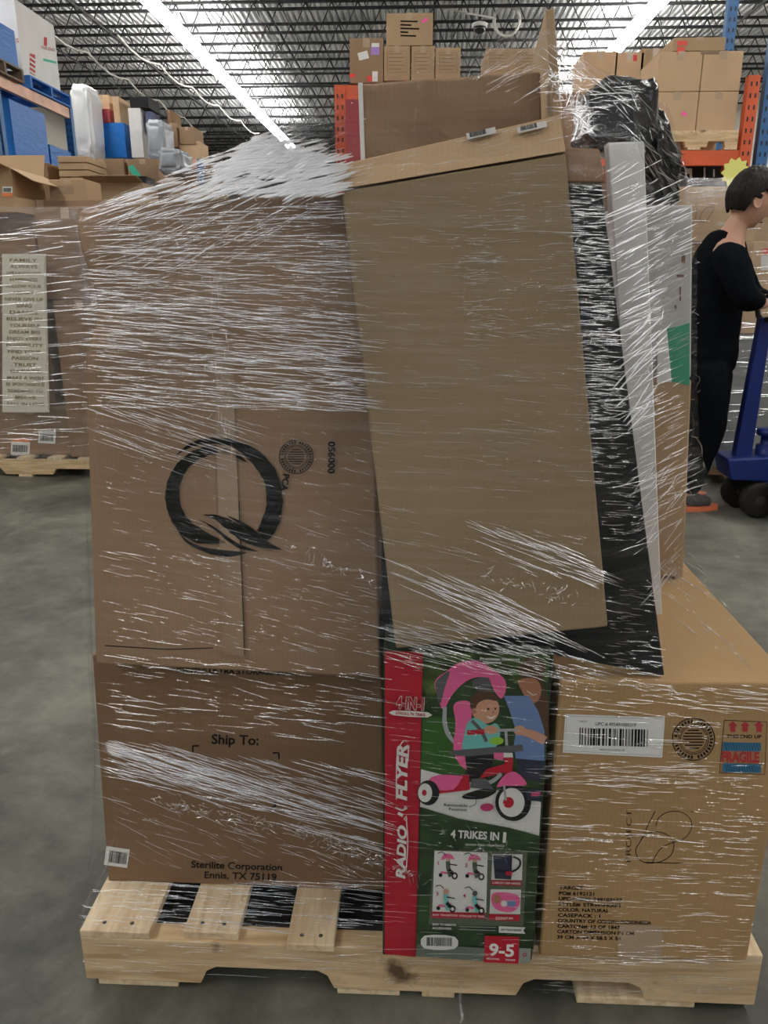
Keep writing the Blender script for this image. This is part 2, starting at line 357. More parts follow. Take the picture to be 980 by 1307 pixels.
# strip lights
TUBE = mat('lit_tube', (1, 1, 1), .4, emit=(1, .98, .94), estr=STRIP); HOUS = mat('white_fixture', (.8, .8, .8), .5)
def strip_row(Xa, Xb, label, group, y0, y1):
    """row of end-to-end fixtures drifting from Xa (at Y=0) by slope to Xb at Y=30"""
    proto = None; L = 2.4; y = y0
    while y < y1:
        xx = Xa+(Xb-Xa)*(y+L/2)/30
        if proto is None:
            root = empty('strip_light', (xx, y+L/2, 6.5), label, 'light', group)
            mb = MB(); mb.hexa([(xx-.05, y+.01, 6.58), (xx+.05, y+.01, 6.58), (xx+.05, y+.01, 6.46), (xx-.05, y+.01, 6.46)], [(xx-.05, y+L-.01, 6.58), (xx+.05, y+L-.01, 6.58), (xx+.05, y+L-.01, 6.46), (xx-.05, y+L-.01, 6.46)], HOUS); mb.build('housing', root)
            for sx in (-.115, .115):
                mb = MB(); mb.tube([(xx+sx, y+.04, 6.475), (xx+sx, y+L-.04, 6.475)], .06, TUBE, n=6); mb.build('tube', root)
            mb = MB(); mb.tube([(xx, y+.3, 6.56), (xx, y+.3, 6.66)], .01, BLKMETAL, n=5); mb.build('hanger', root); mb = MB(); mb.tube([(xx, y+L-.3, 6.56), (xx, y+L-.3, 6.66)], .01, BLKMETAL, n=5); mb.build('hanger', root)
            proto = root
        else:
            o = copy_tree(proto); o.location = (xx, y+L/2, 6.5)
        y += L
a = PZ(190, 0, 6.48); b_ = PZ(350, 165, 6.48); sl = (b_.x-a.x)/(b_.y-a.y)
strip_row(a.x-sl*a.y, a.x-sl*a.y+sl*30, 'lit fluorescent strip fixture in the long row left of the pallet load', 'fluorescent fixtures of the left row', -6, 33)
a = PZ(842, 0, 6.48); b_ = PZ(757, 95, 6.48); sl2 = (b_.x-a.x)/(b_.y-a.y); sl2 = max(-.05, min(.05, sl2))
strip_row(a.x-sl2*a.y, a.x-sl2*a.y+sl2*30, 'lit fluorescent strip fixture in the row ending at the peak of the pallet load', 'fluorescent fixtures of the right row', -6, 33)

# ============================================================ MAIN PALLET
pal = empty('wooden_pallet', (0, 1.6, 0), 'pine pallet under the big stretch-wrapped load of boxes in front', 'pallet')
PX0, PX1, PYF, PYB = -.60, .612, 1.085, 2.10
def stringer(y0, y1):
    m_ = MB(); pts = [(PX0, .016), (PX0+.25, .016)]
    for c in (PX0+.255, ):
        pass
    def notch(a, b_): return [(a, .016), (a+.012, .045), (a+.03, .055), (b_-.03, .055), (b_-.012, .045), (b_, .016)]
    pts = [(PX0, .016)]+notch(PX0+.215, PX0+.46)+notch(PX0+.79, PX0+1.02)+[(PX1, .016), (PX1, .112), (PX0, .112)]
    n = len(pts); vs = [(x, y0, z) for x, z in pts]+[(x, y1, z) for x, z in pts]
    m_.add(vs, [tuple(range(n)), tuple(range(n, 2*n))[::-1]]+[(i, (i+1) % n, n+(i+1) % n, n+i) for i in range(n)], WOODX)
    return m_
for y0 in (PYF, (PYF+PYB)/2-.02, PYB-.04): stringer(y0, y0+.04).build('stringer', pal, bevel=.002)
tops = [(PX0, -.472), (-.412, -.312), (-.222, -.137), (-.04, .05), (.14, .23), (.32, .41), (.49, PX1)]
for i, (a_, b_) in enumerate(tops):
    dy = [0, .006, -.012, 0, .004, -.004, 0][i]
    mb = MB(); mb.box((a_, PYF+dy, .112), (b_, PYB, .128), WOODY); bd = mb.build('deck_board', pal, bevel=.002)
    mb = MB()
    for nx in (.3, .7):
        for yy in (PYF+dy+.02, (PYF+PYB)/2): mb.lathe((a_+(b_-a_)*nx, yy, .128), (0, 0, 1), [(0, .004), (.0006, .0038)], NAIL, 10)
    mb.build('nail', bd)
for a_, b_ in ((PX0+.02, PX0+.17), (-.135, -.02), (.02, .08), (.30, .51)):
    mb = MB(); mb.box((a_, PYF+.004, 0), (b_, PYB, .016), WOODY); mb.build('bottom_board', pal, bevel=.002)
# black film bunched between boards
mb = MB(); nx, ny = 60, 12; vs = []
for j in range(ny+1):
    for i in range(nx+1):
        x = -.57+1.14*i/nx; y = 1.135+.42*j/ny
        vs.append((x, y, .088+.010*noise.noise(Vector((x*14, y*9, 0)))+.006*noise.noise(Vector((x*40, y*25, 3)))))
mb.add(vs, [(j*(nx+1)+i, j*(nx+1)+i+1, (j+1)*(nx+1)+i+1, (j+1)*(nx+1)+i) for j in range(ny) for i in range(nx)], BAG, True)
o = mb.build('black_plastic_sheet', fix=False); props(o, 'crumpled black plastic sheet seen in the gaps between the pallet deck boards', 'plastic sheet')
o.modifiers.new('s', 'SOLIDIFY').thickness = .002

PILE = []   # hull points of things under the film: (front quad + back quad)
def pile(F, B): PILE.append([Vector(p) for p in F]+[Vector(p) for p in B])
pile([(PX0, PYF, .128), (PX1, PYF, .128), (PX1, PYF, 0), (PX0, PYF, 0)], [(PX0, PYB, .128), (PX1, PYB, .128), (PX1, PYB, 0), (PX0, PYB, 0)])

def main_box(name, label, F, D, m, N=(14, 16), disp=None, cat='box', bevel=.004, Bk=None, inpile=True):
    F = [Vector(p) for p in F]; D = Vector(D); Bk = [p+D for p in F] if Bk is None else [Vector(q) for q in Bk]
    root = empty(name, (F[2]+F[3])/2, label, cat)
    mb = grid_carton(F, Bk, m, N, disp); body = mb.build('body', root, bevel=bevel)
    if disp:
        for p in body.data.polygons: p.use_smooth = False
    if inpile: pile(F, Bk)
    return root, Plane(F[0], F[1], F[3], .0015), F, Bk
ZD0 = .129
# --- Ship To box, lower left
YS = 1.205
F = [(-.572, YS, .618), (-.057, YS, .606), (-.053, YS-.002, ZD0), (-.594, YS-.002, ZD0)]
root, pl, F, Bk = main_box('shipping_carton', 'wide brown carton printed Ship To: at the lower left of the wrapped pallet', F, (0, .62, 0), K3)
m_ = MB()
text(m_, pl, 'GENTLE ULTRA STORAGE BOX', 300, 857, 6.5, INK, ang=1.5, wx=150, bold=.02)
text(m_, pl, 'Ship To:', 300, 944, 12, INK, ang=1.5, wx=60, bold=.02)
text(m_, pl, 'Sterilite Corporation', 302, 1105, 8.5, INK, ang=2, wx=116, bold=.02)
text(m_, pl, 'Ennis, TX 75119', 307, 1118, 8.5, INK, ang=2, wx=92, bold=.02)
for x, y, sx, sy in ((246, 952, 1, 1), (356, 961, -1, 1), (351, 1030, -1, -1)):
    stroke(m_, pl, [(x, y+8*sy), (x, y)], 2, INK, smooth=0); stroke(m_, pl, [(x, y), (x+8*sx, y)], 2, INK, smooth=0)
m_.build('printed_text', root, fix=False)
m_ = MB(); rect(m_, pl, 134, 1082, 164, 1106, WHITE, ang=8); barcode(m_, pl, 139, 1087, 162, 1102, INK, k=.0004, ang=8); o = m_.build('barcode_label', root, fix=False); o['label'] = 'small white barcode label'
m_ = MB(); stroke(m_, pl, [(136, 905), (489, 922)], .8, mat('crease', (.2, .13, .08), .8), smooth=0); m_.build('crease', root, fix=False)

# --- tricycle box
YR = 1.052
rz = lambda x, y: PY(x, y, YR)
F = [PY(490, 828, YR+.004), PY(704, 836, YR+.004), PZ(681, 1230, ZD0), PZ(491, 1216, ZD0)]
F[0].z = F[1].z = .714; F[2].y = F[3].y = YR+.004; F[0].x = -.048; F[3].x = -.05; F[1].x = .208; F[2].x = .208
root, pl, F, Bk = main_box('tricycle_box', 'colourful red and green box picturing a pink tricycle, bottom centre of the load', F, (0, .44, 0), mat('dark_green_print', (.016, .035, .018), .4), N=(2, 2), bevel=.002)
TRP = pl; TRROOT = root
# --- Project 62 carton
F = [(.222, 1.066, .664), (.578, 1.07, .668), (.578, 1.07, ZD0), (.222, 1.066, ZD0)]
root, pl, F, Bk = main_box('fragile_carton', 'large tan carton with FRAGILE mark and white UPC label, lower right of the load', F, (0, .66, 0), K6)
PJP = pl; PJROOT = root
# --- Q box, upper left
def dq(u, v):
    e = 0
    a = max(0, 1-v/.32)             # upper part crumpled and bulging
    e += .022*a*math.sin(min(1, u*1.4)*PI)+.010*a*noise.noise(Vector((u*5, v*7, 1)))
    zz = 0; xx = 0
    if u < .3 and v < .5: xx = (1-u/.3)*(.016*math.exp(-((v-.19)/.10)**2)-.006*math.exp(-((v-.03)/.04)**2)); e += (1-u/.3)*(.012*math.sin(v*24)*(1 if v < .25 else max(0, 1-(v-.25)*6)))
    return (e-.012*max(0, .5-u)*a, xx, zz)
F = [PY(101, 268, 1.262), PY(470, 245, 1.262), (-.058, 1.165, .607), (-.548, 1.165, .622)]
root, pl, F, Bk = main_box('letter_q_carton', 'brown carton with big black brushed letter Q on its front, upper left', F, (0, .52, .03), K1, N=(26, 36), disp=dq)
root.name = 'letter_q_carton'; QP = pl; QROOT = root; QF = F; QB = Bk
m_ = MB()
z = lambda *p: [(180+a/3.0625, 520+b_/3.0625)+((w_/3.0625,) if w_ else ()) for a, b_, w_ in p]
stroke(m_, pl, z((410, 212, 4), (360, 180, 22), (300, 165, 32), (235, 178, 40), (175, 215, 44), (135, 275, 50), (122, 340, 56), (135, 410, 56), (175, 470, 60), (235, 505, 55), (330, 528, 4)), 8, INK, rag=.08)
stroke(m_, pl, z((140, 185, 3), (190, 150, 16), (250, 132, 22), (310, 132, 26), (370, 145, 30), (430, 180, 50), (480, 230, 58), (512, 290, 60), (522, 360, 64), (515, 420, 66), (490, 480, 66), (470, 500, 50)), 8, INK, k=.0002, rag=.08)
stroke(m_, pl, z((135, 465, 2), (175, 520, 8), (225, 548, 14), (290, 566, 24), (350, 572, 24), (412, 568, 3)), 4, INK, k=.0004, rag=.1)
stroke(m_, pl, z((245, 420, 3), (300, 432, 22), (360, 470, 46), (420, 510, 44), (480, 535, 30), (548, 555, 3)), 6, INK, k=.0006, rag=.1)
stroke(m_, pl, z((230, 440, 2), (290, 475, 10), (340, 515, 14), (390, 545, 16), (455, 563, 3)), 4, INK, k=.0008, rag=.1)
stroke(m_, pl, z((340, 425, 3), (390, 452, 14), (440, 488, 18), (500, 530, 5)), 4, INK, k=.001, rag=.1)
m_.build('brushed_q_logo', root, fix=False)
m_ = MB(); seal(m_, pl, 378, 583, 21.5, INK); text(m_, pl, 'PCA', 364, 616, 8, INK, ang=97, wx=22, bold=.04); text(m_, pl, '056000', 423, 584, 8.5, INK, ang=91, wx=41, bold=.03); m_.build('printed_text', root, fix=False)
m_ = MB(); poly(m_, pl, [(268, 345), (292, 345), (312, 838), (285, 836)], mat('clear_tape_dull', (.33, .225, .14), .25)); m_.build('tape', root, fix=False)
m_ = MB(); stroke(m_, pl, [(134, 824), (215, 829), (272, 827)], 1.2, INK, smooth=0); stroke(m_, pl, [(305, 640), (312, 836)], 1, INK, smooth=0); m_.build('seam', root, fix=False)

# --- black slab behind the middle carton
def leaning(px, Y, D): return [PY(x, y, yy) for (x, y), yy in zip(px, Y)], D
F, D = leaning([(470, 236), (768, 236), (846, 884), (486, 830)], [1.31, 1.27, 1.076, 1.085], (0, .03, 0)); F[2].z = .6705; F[3].z = .745; F[3].x = -.052; F[0].x = -.066
root, pl, F, Bk = main_box('black_panel_box', 'long black flat panel leaning behind the middle carton, its edge down the right', F, D, BLACK, N=(3, 3), bevel=.003); BLF = F
# brown cap on the top of the panel edge and black strip
F, D = leaning([(716, 188), (765, 190), (773, 232), (722, 232)], [1.22, 1.22, 1.215, 1.215], (0, .04, 0))
root2, _, _, _ = main_box('cardboard_end_cap', 'small brown cardboard end piece on top of the black leaning panel', F, D, K3, N=(2, 2), bevel=.002)
# --- middle leaning carton
F = [PY(436, 244, 1.20), PY(722, 196, 1.20), PY(776, 800, 1.042), PY(505, 828, 1.040)]
Bk = [p+Vector((0, .030, 0)) for p in F]
T0, T1 = PY(414, 216, 1.235), PY(714, 147, 1.235)
root = empty('leaning_carton', (F[2]+F[3])/2, 'tall plain tan carton leaning at the centre front of the wrapped load', 'box')
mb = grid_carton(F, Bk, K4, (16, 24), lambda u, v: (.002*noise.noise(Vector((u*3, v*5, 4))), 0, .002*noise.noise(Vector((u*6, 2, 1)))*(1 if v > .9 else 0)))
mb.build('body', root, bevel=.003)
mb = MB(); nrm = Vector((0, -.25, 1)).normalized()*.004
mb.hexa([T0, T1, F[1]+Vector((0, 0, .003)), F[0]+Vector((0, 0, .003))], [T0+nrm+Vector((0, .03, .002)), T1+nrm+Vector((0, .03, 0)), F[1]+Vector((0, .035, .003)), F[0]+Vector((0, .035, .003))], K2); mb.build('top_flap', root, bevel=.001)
pt = Plane(T0, T1, F[0], .0045); m_ = MB()
for (x, y) in ((614, 170), (679, 162)):
    rect(m_, pt, x-19, y-4, x+19, y+4, mat('faded_label', (.45, .44, .42), .5), ang=-13); barcode(m_, pt, x-15, y-3, x+6, y+3, INK, k=.0004, ang=-13)
m_.build('barcode_label', root, fix=False)
pile([T0, T1, F[2], F[3]], Bk); pile(F, Bk)
# --- carton behind, with its pale left edge
F = [PY(461, 106, 1.36), PY(690, 91, 1.36), PY(693, 250, 1.36), PY(466, 250, 1.36)]
root, pl, F, Bk = main_box('back_carton', 'brown carton rising behind the leaning middle carton near the top of the load', F, (0, .035, 0), K1, N=(14, 14), disp=lambda u, v: (.008*noise.noise(Vector((u*4, v*3, 9))), 0, .004*noise.noise(Vector((u*5, 0, 2)))))
m_ = MB(); e = Vector((-.0025, 0, 0)); m_.hexa([F[0]+e*2-Vector((0, .003, 0)), F[0]+Vector((.002, -.003, 0)), F[3]+Vector((.002, -.003, 0)), F[3]+e*2-Vector((0, .003, 0))], [Bk[0]+e*2, Bk[0]+Vector((.002, 0, 0)), Bk[3]+Vector((.002, 0, 0)), Bk[3]+e*2], WHITE); o = m_.build('edge_guard', root); o['label'] = 'white board edge'
# --- tall narrow post carton at the peak
F = [PY(696, 12, 1.335), PY(707, 10, 1.335), PY(722, 215, 1.335), PY(709, 215, 1.335)]
PEAK = (F[0]+F[1])/2
root, pl, F, Bk = main_box('tall_narrow_carton', 'tall narrow cardboard piece that lifts the film to the peak of the load', F, (.02, .30, 0), K2, N=(1, 8), bevel=.002)
# --- white boards on the right
F, D = leaning([(776, 182), (822, 182), (846, 846), (826, 700)], [1.36, 1.36, 1.36, 1.36], (0, .03, 0))
F = [PY(776, 182, 1.34), PY(822, 180, 1.34), PY(848, 760, 1.30), PY(815, 760, 1.30)]
F[2].z = F[3].z = .672; 
root, pl, F, Bk = main_box('white_board', 'long narrow white board standing beside the black leaning panel', F, (0, .03, 0), WCARD, N=(2, 8), bevel=.002)
WD = kraft('marbled_board', (.50, .42, .36), .2)
# --- stacked cartons on the right side
F = [PY(790, 262, 1.5), PY(884, 262, 1.5), PY(883, 496, 1.5), PY(800, 496, 1.5)]
F[0].x = F[3].x = .36
F[1].x = .486; F[2].x = .518
F[2].z = F[3].z = 1.075
root, pl, F, Bk = main_box('pale_grey_carton', 'pale grey carton high on the right side of the load under whitened film', F, (0, .42, 0), GREYC, N=(6, 8)); 
m_ = MB()
for x, y, w_, h_ in ((868, 352, 9, 3), (872, 330, 5, 12), (868, 375, 2, 18), (830, 372, 4, 4), (862, 392, 3, 5)): rect(m_, pl, x-w_/2, y-h_/2, x+w_/2, y+h_/2, mat('brown_print', (.2, .12, .09), .7))
m_.build('printed_mark', root, fix=False)
F = [(.36, 1.49, 1.072), (.516, 1.49, 1.072), (.545, 1.49, .672), (.36, 1.49, .672)]
root, pl, F, Bk = main_box('side_carton', 'brown carton with a green label on the right side of the load', F, (0, .42, 0), K2, N=(6, 8))
m_ = MB(); poly(m_, pl, [(851, 420), (880, 412), (880, 492), (857, 487)], GREENL); o = m_.build('green_label', root, fix=False); o['label'] = 'green printed label'
m_ = MB(); poly(m_, pl, [(840, 428), (851, 418), (857, 487), (838, 489)], WCARD); m_.build('white_label', root, fix=False)
# small marbled item lower down between the white board and carton
F = [PY(783, 560, 1.38), PY(826, 545, 1.38), PY(838, 745, 1.35), PY(812, 745, 1.35)]; F[2].z = F[3].z = .672
F = [(.33, 1.40, .98), (.42, 1.40, 1.0), (.47, 1.38, .672), (.36, 1.38, .672)]
root, pl, F, Bk = main_box('marbled_board', 'pale marbled brown board behind the white board on the right', F, (0, .03, 0), WD, N=(2, 2))
# --- black bagged lump at the upper right
def lump(name, label, c, r, m, amp, fr, cat='bag', sq=.55, tilt=0):
    bm = bmesh.new(); bmesh.ops.create_icosphere(bm, subdivisions=5, radius=1)
    for v in bm.verts:
        p = v.co; q = Vector([math.copysign(abs(a)**sq, a) for a in p]); q = Vector((q.x*r[0], q.y*r[1], q.z*r[2]))
        t = p*fr; d = noise.noise(t)+.5*abs(noise.noise(t*2.3))+.25*noise.noise(t*5)
        v.co = Matrix.Rotation(tilt, 3, 'Y') @ (q+p.normalized()*amp*d)
    me = bpy.data.meshes.new(name); bm.to_mesh(me); bm.free(); me.materials.append(m)
    for p in me.polygons: p.use_smooth = True
    o = bpy.data.objects.new(name, me); C.objects.link(o); o.location = c; props(o, label, cat); return o
pb = PY(783, 142, 1.42)
lump('black_plastic_bundle', 'crumpled black plastic-covered bundle at the upper right corner of the load', (pb.x+.022, 1.50, pb.z), (.060, .09, .055), BAG, .010, 2.2, 'bundle')
F = [PY(752, 118, 1.36), PY(806, 112, 1.36), PY(812, 168, 1.36), PY(756, 172, 1.36)]
root, pl, F, Bk = main_box('black_carton_end', 'flat black box end standing on the right stack beside the film peak', F, (0, .03, 0), BLACK, N=(2, 2), bevel=.003)
lump('black_film_bundle', 'sloping black crumpled film bundle over the pale grey carton', PY(826, 200, 1.62), (.034, .10, .100), BAG, .015, 2.6, 'bundle', sq=.8, tilt=math.radians(-25))
P1 = PY(758, 92, 1.37); P2 = PY(803, 95, 1.4); P3 = PY(846, 128, 1.55); P4 = PY(884, 250, 1.52)
# --- hidden load behind so the pallet is full
root, pl, F, Bk = main_box('rear_carton', 'large brown carton at the back of the pallet behind the Q carton', [(-.55, 1.84, 1.2), (.03, 1.84, 1.2), (.03, 1.84, ZD0), (-.55, 1.84, ZD0)], (0, .24, 0), K2, N=(1, 1))
root, pl, F, Bk = main_box('inner_carton', 'brown carton in the middle of the pallet behind the leaning carton', [(-.02, 1.52, 1.25), (.34, 1.52, 1.25), (.34, 1.52, .72), (-.02, 1.52, .72)], (0, .3, 0), K3, N=(1, 1))
root, pl, F, Bk = main_box('rear_base_carton', 'brown carton low at the back right of the pallet', [(.06, 1.94, 1.1), (.56, 1.94, 1.1), (.56, 1.94, ZD0), (.06, 1.94, ZD0)], (0, .15, 0), K2, N=(1, 1))

# ============================================================ ARTWORK on the tricycle box
def flat(name, col): return mat('print_'+name, col, .4, spec=.4)
RED = flat('red', (.42, .012, .03)); DG = mat('print_grass', (.022, .055, .018), .4, var=.5, vscale=22); LG = flat('lawn', (.035, .11, .02)); PKN = flat('pink', (.72, .12, .30)); PKD = flat('dark_pink', (.45, .04, .14))
GRY = flat('grey', (.10, .10, .11)); LGR = flat('light_grey', (.35, .36, .38)); PW = flat('white', (.70, .70, .67)); PBK = flat('black', (.012, .012, .014)); TURQ = flat('turquoise', (.16, .48, .46)); SKN = flat('skin', (.55, .29, .19))
SKD = flat('skin_shade', (.38, .17, .10)); HRB = flat('brown_hair', (.09, .045, .025)); SHB = flat('shirt_blue', (.14, .22, .42)); OLV = flat('olive', (.10, .12, .08)); FOL = mat('print_foliage', (.05, .09, .02), .4, var=.85, vscale=45); JEAN = flat('jeans', (.03, .035, .06)); LOG = flat('grass_green', (.25, .5, .05))
a5 = lambda *p: [(480+a/4.261, 820+b_/4.261)+((w_/4.261,) if w_ else ()) for a, b_, w_ in [(q+(0,))[:3] for q in p]]
a6 = lambda *p: [(480+a/4.261, 1030+b_/4.261)+((w_/4.261,) if w_ else ()) for a, b_, w_ in [(q+(0,))[:3] for q in p]]
a7 = lambda *p: [(470+a/2.904, 800+b_/2.904)+((w_/2.904,) if w_ else ()) for a, b_, w_ in [(q+(0,))[:3] for q in p]]
m_ = MB(); pl = TRP; K = [0.0]
def L(pts, m): K[0] += .00006; poly(m_, pl, pts, m, K[0])
def LS(pts, wd, m, **k): K[0] += .00006; stroke(m_, pl, pts, wd, m, k=K[0], **k)
def LE(x, y, rx, ry, m, ang=0): L(ell(x, y, rx, ry, ang), m)
L(a7((62, 90), (202, 92), (176, 1224), (60, 1212)), RED)
L(a7((202, 92), (672, 108), (655, 520), (640, 775), (500, 745), (195, 668)), DG)
L(a7((202, 92), (672, 108), (668, 200), (560, 210), (400, 175), (300, 190), (200, 300)), FOL)
L(a7((200, 330), (330, 340), (360, 540), (345, 560), (280, 548), (195, 528)), LG)
L(a7((195, 528), (280, 550), (420, 590), (640, 650), (633, 775), (520, 745), (330, 710), (192, 668)), PW)
# woman at the right
LE(*a5((850, 150))[0], 17, 17, HRB); L(a5((775, 190), (900, 200), (935, 330), (940, 560), (905, 500), (870, 350)), HRB)
L(cr(a5((775, 205), (860, 195), (895, 240), (890, 300), (850, 335), (815, 300), (790, 260)), 4, True), SKD)
L(a5((693, 290), (830, 290), (880, 370), (915, 480), (915, 650), (760, 640), (748, 560), (760, 480), (725, 370)), SHB)
L(a5((760, 630), (915, 645), (905, 760), (790, 740)), JEAN)
LS(a5((770, 480, 34), (850, 500, 44), (918, 535, 50)), 5, SKN); LE(*a5((780, 478))[0], 8, 6, SKN)
LS(a5((820, 262), (850, 285), (872, 280)), .9, PW)
# canopy
L(cr(a5((355, 355), (318, 240), (335, 190), (380, 160), (450, 110), (550, 100), (640, 150), (700, 205), (705, 260), (680, 305), (640, 260), (610, 200), (540, 190), (470, 225), (410, 290), (375, 355)), 4, True), PKN)
L(cr(a5((322, 240), (335, 200), (400, 155), (375, 240), (345, 340)), 3, True), GRY)
L(cr(a5((520, 210), (610, 190), (620, 265), (560, 270)), 3, True), GRY)
LS(a5((375, 350, 20), (372, 430, 24), (392, 500, 24), (440, 560, 14)), 5, LGR)
# seat back
L(cr(a5((420, 350), (450, 320), (510, 325), (520, 400), (490, 470), (470, 590), (520, 660), (515, 695), (470, 680), (430, 620), (420, 560), (432, 440)), 4, True), PKN)
# toddler
LE(*a5((595, 362))[0], 17.5, 18.5, SKN); L(cr(a5((510, 340), (530, 280), (600, 265), (662, 300), (655, 318), (600, 310), (550, 335), (535, 390)), 4, True), HRB)
LE(*a5((533, 372))[0], 3, 4, SKD); LE(*a5((610, 362))[0], 1.7, 1.4, PBK); LE(*a5((648, 360))[0], 1.4, 1.3, PBK); LS(a5((600, 400, 3), (625, 412, 9), (650, 398, 3)), 2, PW); LE(*a5((636, 380))[0], 1.8, 1.4, SKD)
L(cr(a5((495, 440), (540, 410), (610, 450), (650, 440), (675, 480), (650, 570), (560, 580), (470, 580), (480, 500)), 4, True), TURQ)
LS(a5((520, 425), (570, 480), (600, 540)), 4.5, GRY)
L(a5((480, 600), (640, 610), (625, 700), (600, 750), (500, 740)), PBK)
LE(*a5((655, 535))[0], 9, 5, LOG)
# tray and bar
L(a5((395, 590), (795, 555), (800, 590), (660, 605), (500, 620), (400, 612)), GRY)
LS(a5((585, 485), (680, 478), (770, 475)), 3.6, LGR); LS(a5((495, 490), (590, 485)), 6, RED); LE(*a5((625, 475))[0], 9, 5.5, SKN); LS(a5((705, 480), (710, 560)), 3.5, LGR)
# frame, fork, fender, wheels
L(a5((640, 600), (700, 600), (690, 640), (640, 632)), PKN); L(a5((693, 600), (740, 600), (745, 625), (693, 625)), PW)
L(a5((697, 627), (745, 627), (740, 720), (700, 715)), RED); L(a5((600, 690), (715, 655), (715, 705), (560, 740)), RED)
LS(a5((505, 770), (620, 760), (680, 715)), 5, LGR); LS(a5((330, 815), (500, 795)), 4, RED); L(a5((470, 720), (505, 720), (510, 800), (420, 800)), RED)
L(cr(a5((285, 750), (340, 720), (465, 725), (460, 745), (420, 800), (330, 800)), 2, True), PKN)
L(cr(a5((475, 830), (560, 800), (640, 790), (650, 815), (580, 850), (480, 850)), 3, True), PBK); L(a5((520, 740), (600, 740), (640, 800), (510, 790)), GRY)
x, y = a5((745, 870))[0]; LE(x, y, 23, 24, PBK); LE(x-2, y, 16.5, 18.5, PW); LE(x-6, y, 7, 7, RED)
L(cr(a5((655, 785), (700, 720), (760, 705), (820, 770), (760, 780), (700, 780)), 3, True), PKN); LS(a5((695, 775), (705, 860)), 3, LGR)
x, y = a5((283, 818))[0]; LE(x, y, 14, 16, PBK); LE(x-4, y, 9, 12, PW); LE(x-5, y, 3, 4, RED)
LE(*a5((602, 897))[0], 8.5, 5, PKD); LS(a5((505, 895), (540, 880), (543, 850)), .7, PBK)
L(a5((815, 800), (900, 790), (895, 865), (820, 860)), JEAN); L(a5((843, 815), (893, 812), (890, 835), (843, 838)), PKD)
# lower panels
L(a7((195, 668), (330, 710), (520, 745), (633, 775), (615, 1140), (612, 1195), (178, 1180)), DG)
L(a6((315, 235), (822, 240), (800, 650), (285, 640)), OLV)
L(a6((318, 238), (606, 248), (598, 575), (305, 570)), PW); L(a6((632, 256), (796, 258), (793, 398), (626, 396)), PW); L(a6((622, 448), (788, 450), (783, 583), (616, 580)), PW)
L(a6((300, 568), (594, 580), (590, 608), (300, 602)), RED); L(a6((626, 398), (790, 402), (788, 430), (626, 424)), RED); L(a6((614, 583), (782, 587), (780, 622), (612, 616)), RED)
for (cx, cy, hat) in ((395, 310, 1), (540, 315, 1), (383, 490, 0), (540, 500, 0)):
    LE(*a6((cx-45, cy+60))[0], 2.4, 2.6, PBK); LE(*a6((cx+32, cy+65))[0], 4, 4.6, PBK); LE(*a6((cx+32, cy+65))[0], 2, 2.4, PW)
    LS(a6((cx-45, cy+45), (cx, cy+50), (cx+25, cy+40)), 2.6, PKN); LS(a6((cx-5, cy-15), (cx-2, cy+25), (cx+10, cy+70)), 5.5, TURQ if not hat else OLV)
    LS(a6((cx, cy+30), (cx+22, cy+55)), 4.5, PBK); LS(a6((cx, cy), (cx+45, cy+8)), 1.4, PBK); LE(*a6((cx-3, cy-30))[0], 3.2, 3.4, SKN if cx != 540 or hat else GRY)
    if hat: L(cr(a6((cx-40, cy-20), (cx-25, cy-55), (cx+15, cy-50), (cx+28, cy-22), (cx-5, cy-35)), 3, True), PKN)
    LS(a6((cx-60, cy-58), (cx-35, cy-64), (cx-15, cy-45)), 1, PBK)
L(a6((635, 262), (740, 262), (735, 395), (645, 390)), JEAN); LS(a6((745, 270), (780, 290), (778, 325), (735, 352), (650, 345)), 2.4, PBK); L(a6((705, 350), (740, 350), (738, 375), (705, 372)), RED)
L(cr(a6((625, 500), (650, 465), (770, 480), (775, 540), (730, 572), (650, 555)), 4, True), PKN); LE(*a6((735, 525))[0], 6, 4, SHB); LE(*a6((655, 500))[0], 5, 6, SKD); LE(*a6((695, 525))[0], 4, 4, PW)
L(a6((667, 648), (812, 655), (800, 672), (812, 690), (667, 683)), PW)
L(a6((590, 700), (778, 706), (774, 853), (584, 845)), RED); L(a6((222, 745), (590, 768), (584, 840), (215, 812)), flat('pale_green', (.13, .16, .13))); L(a6((778, 768), (842, 770), (838, 850), (775, 850)), flat('sage', (.25, .28, .24)))
L(cr(a6((262, 700), (428, 706), (426, 772), (260, 768)), 3, True), PW); barcode(m_, pl, *a6((275, 710))[0], *a6((412, 756))[0], PBK, k=K[0]+.0002, ang=1)
L(cr(a5((92, 370), (283, 380), (280, 408), (90, 395)), 2, True), PW); 
m_.build('printed_artwork', TRROOT, fix=False)
m_ = MB(); kk = K[0]+.0003
T = lambda s, p, h, m, **k: text(m_, pl, s, p[0], p[1], h, m, k=kk, **k)
LS2 = lambda pts, wd, m, **k: stroke(m_, pl, pts, wd, m, k=kk-.0001, **k)
for dx, dy in ((-.8, 0), (.8, 0), (0, -.8), (0, .8), (-.6, .6), (.6, .6), (.6, -.6), (-.6, -.6)):
    text(m_, pl, '4-IN-1', a5((185, 330))[0][0]+dx, a5((185, 330))[0][1]+dy, 15, PW, k=kk-.0002, ang=4, wx=35, bold=.02)
T('4-IN-1', a5((185, 330))[0], 15, RED, ang=4, wx=35, bold=.02); T("STROLL 'N TRIKE", a5((187, 389))[0], 3.4, RED, ang=4, wx=38, bold=.03)
T('FLYER', a7((124, 540))[0], 13, PW, ang=-89, wx=72, bold=.04, shear=.2); T('RADIO', a7((122, 835))[0], 11, PW, ang=-88, wx=68, bold=.04, shear=.2)
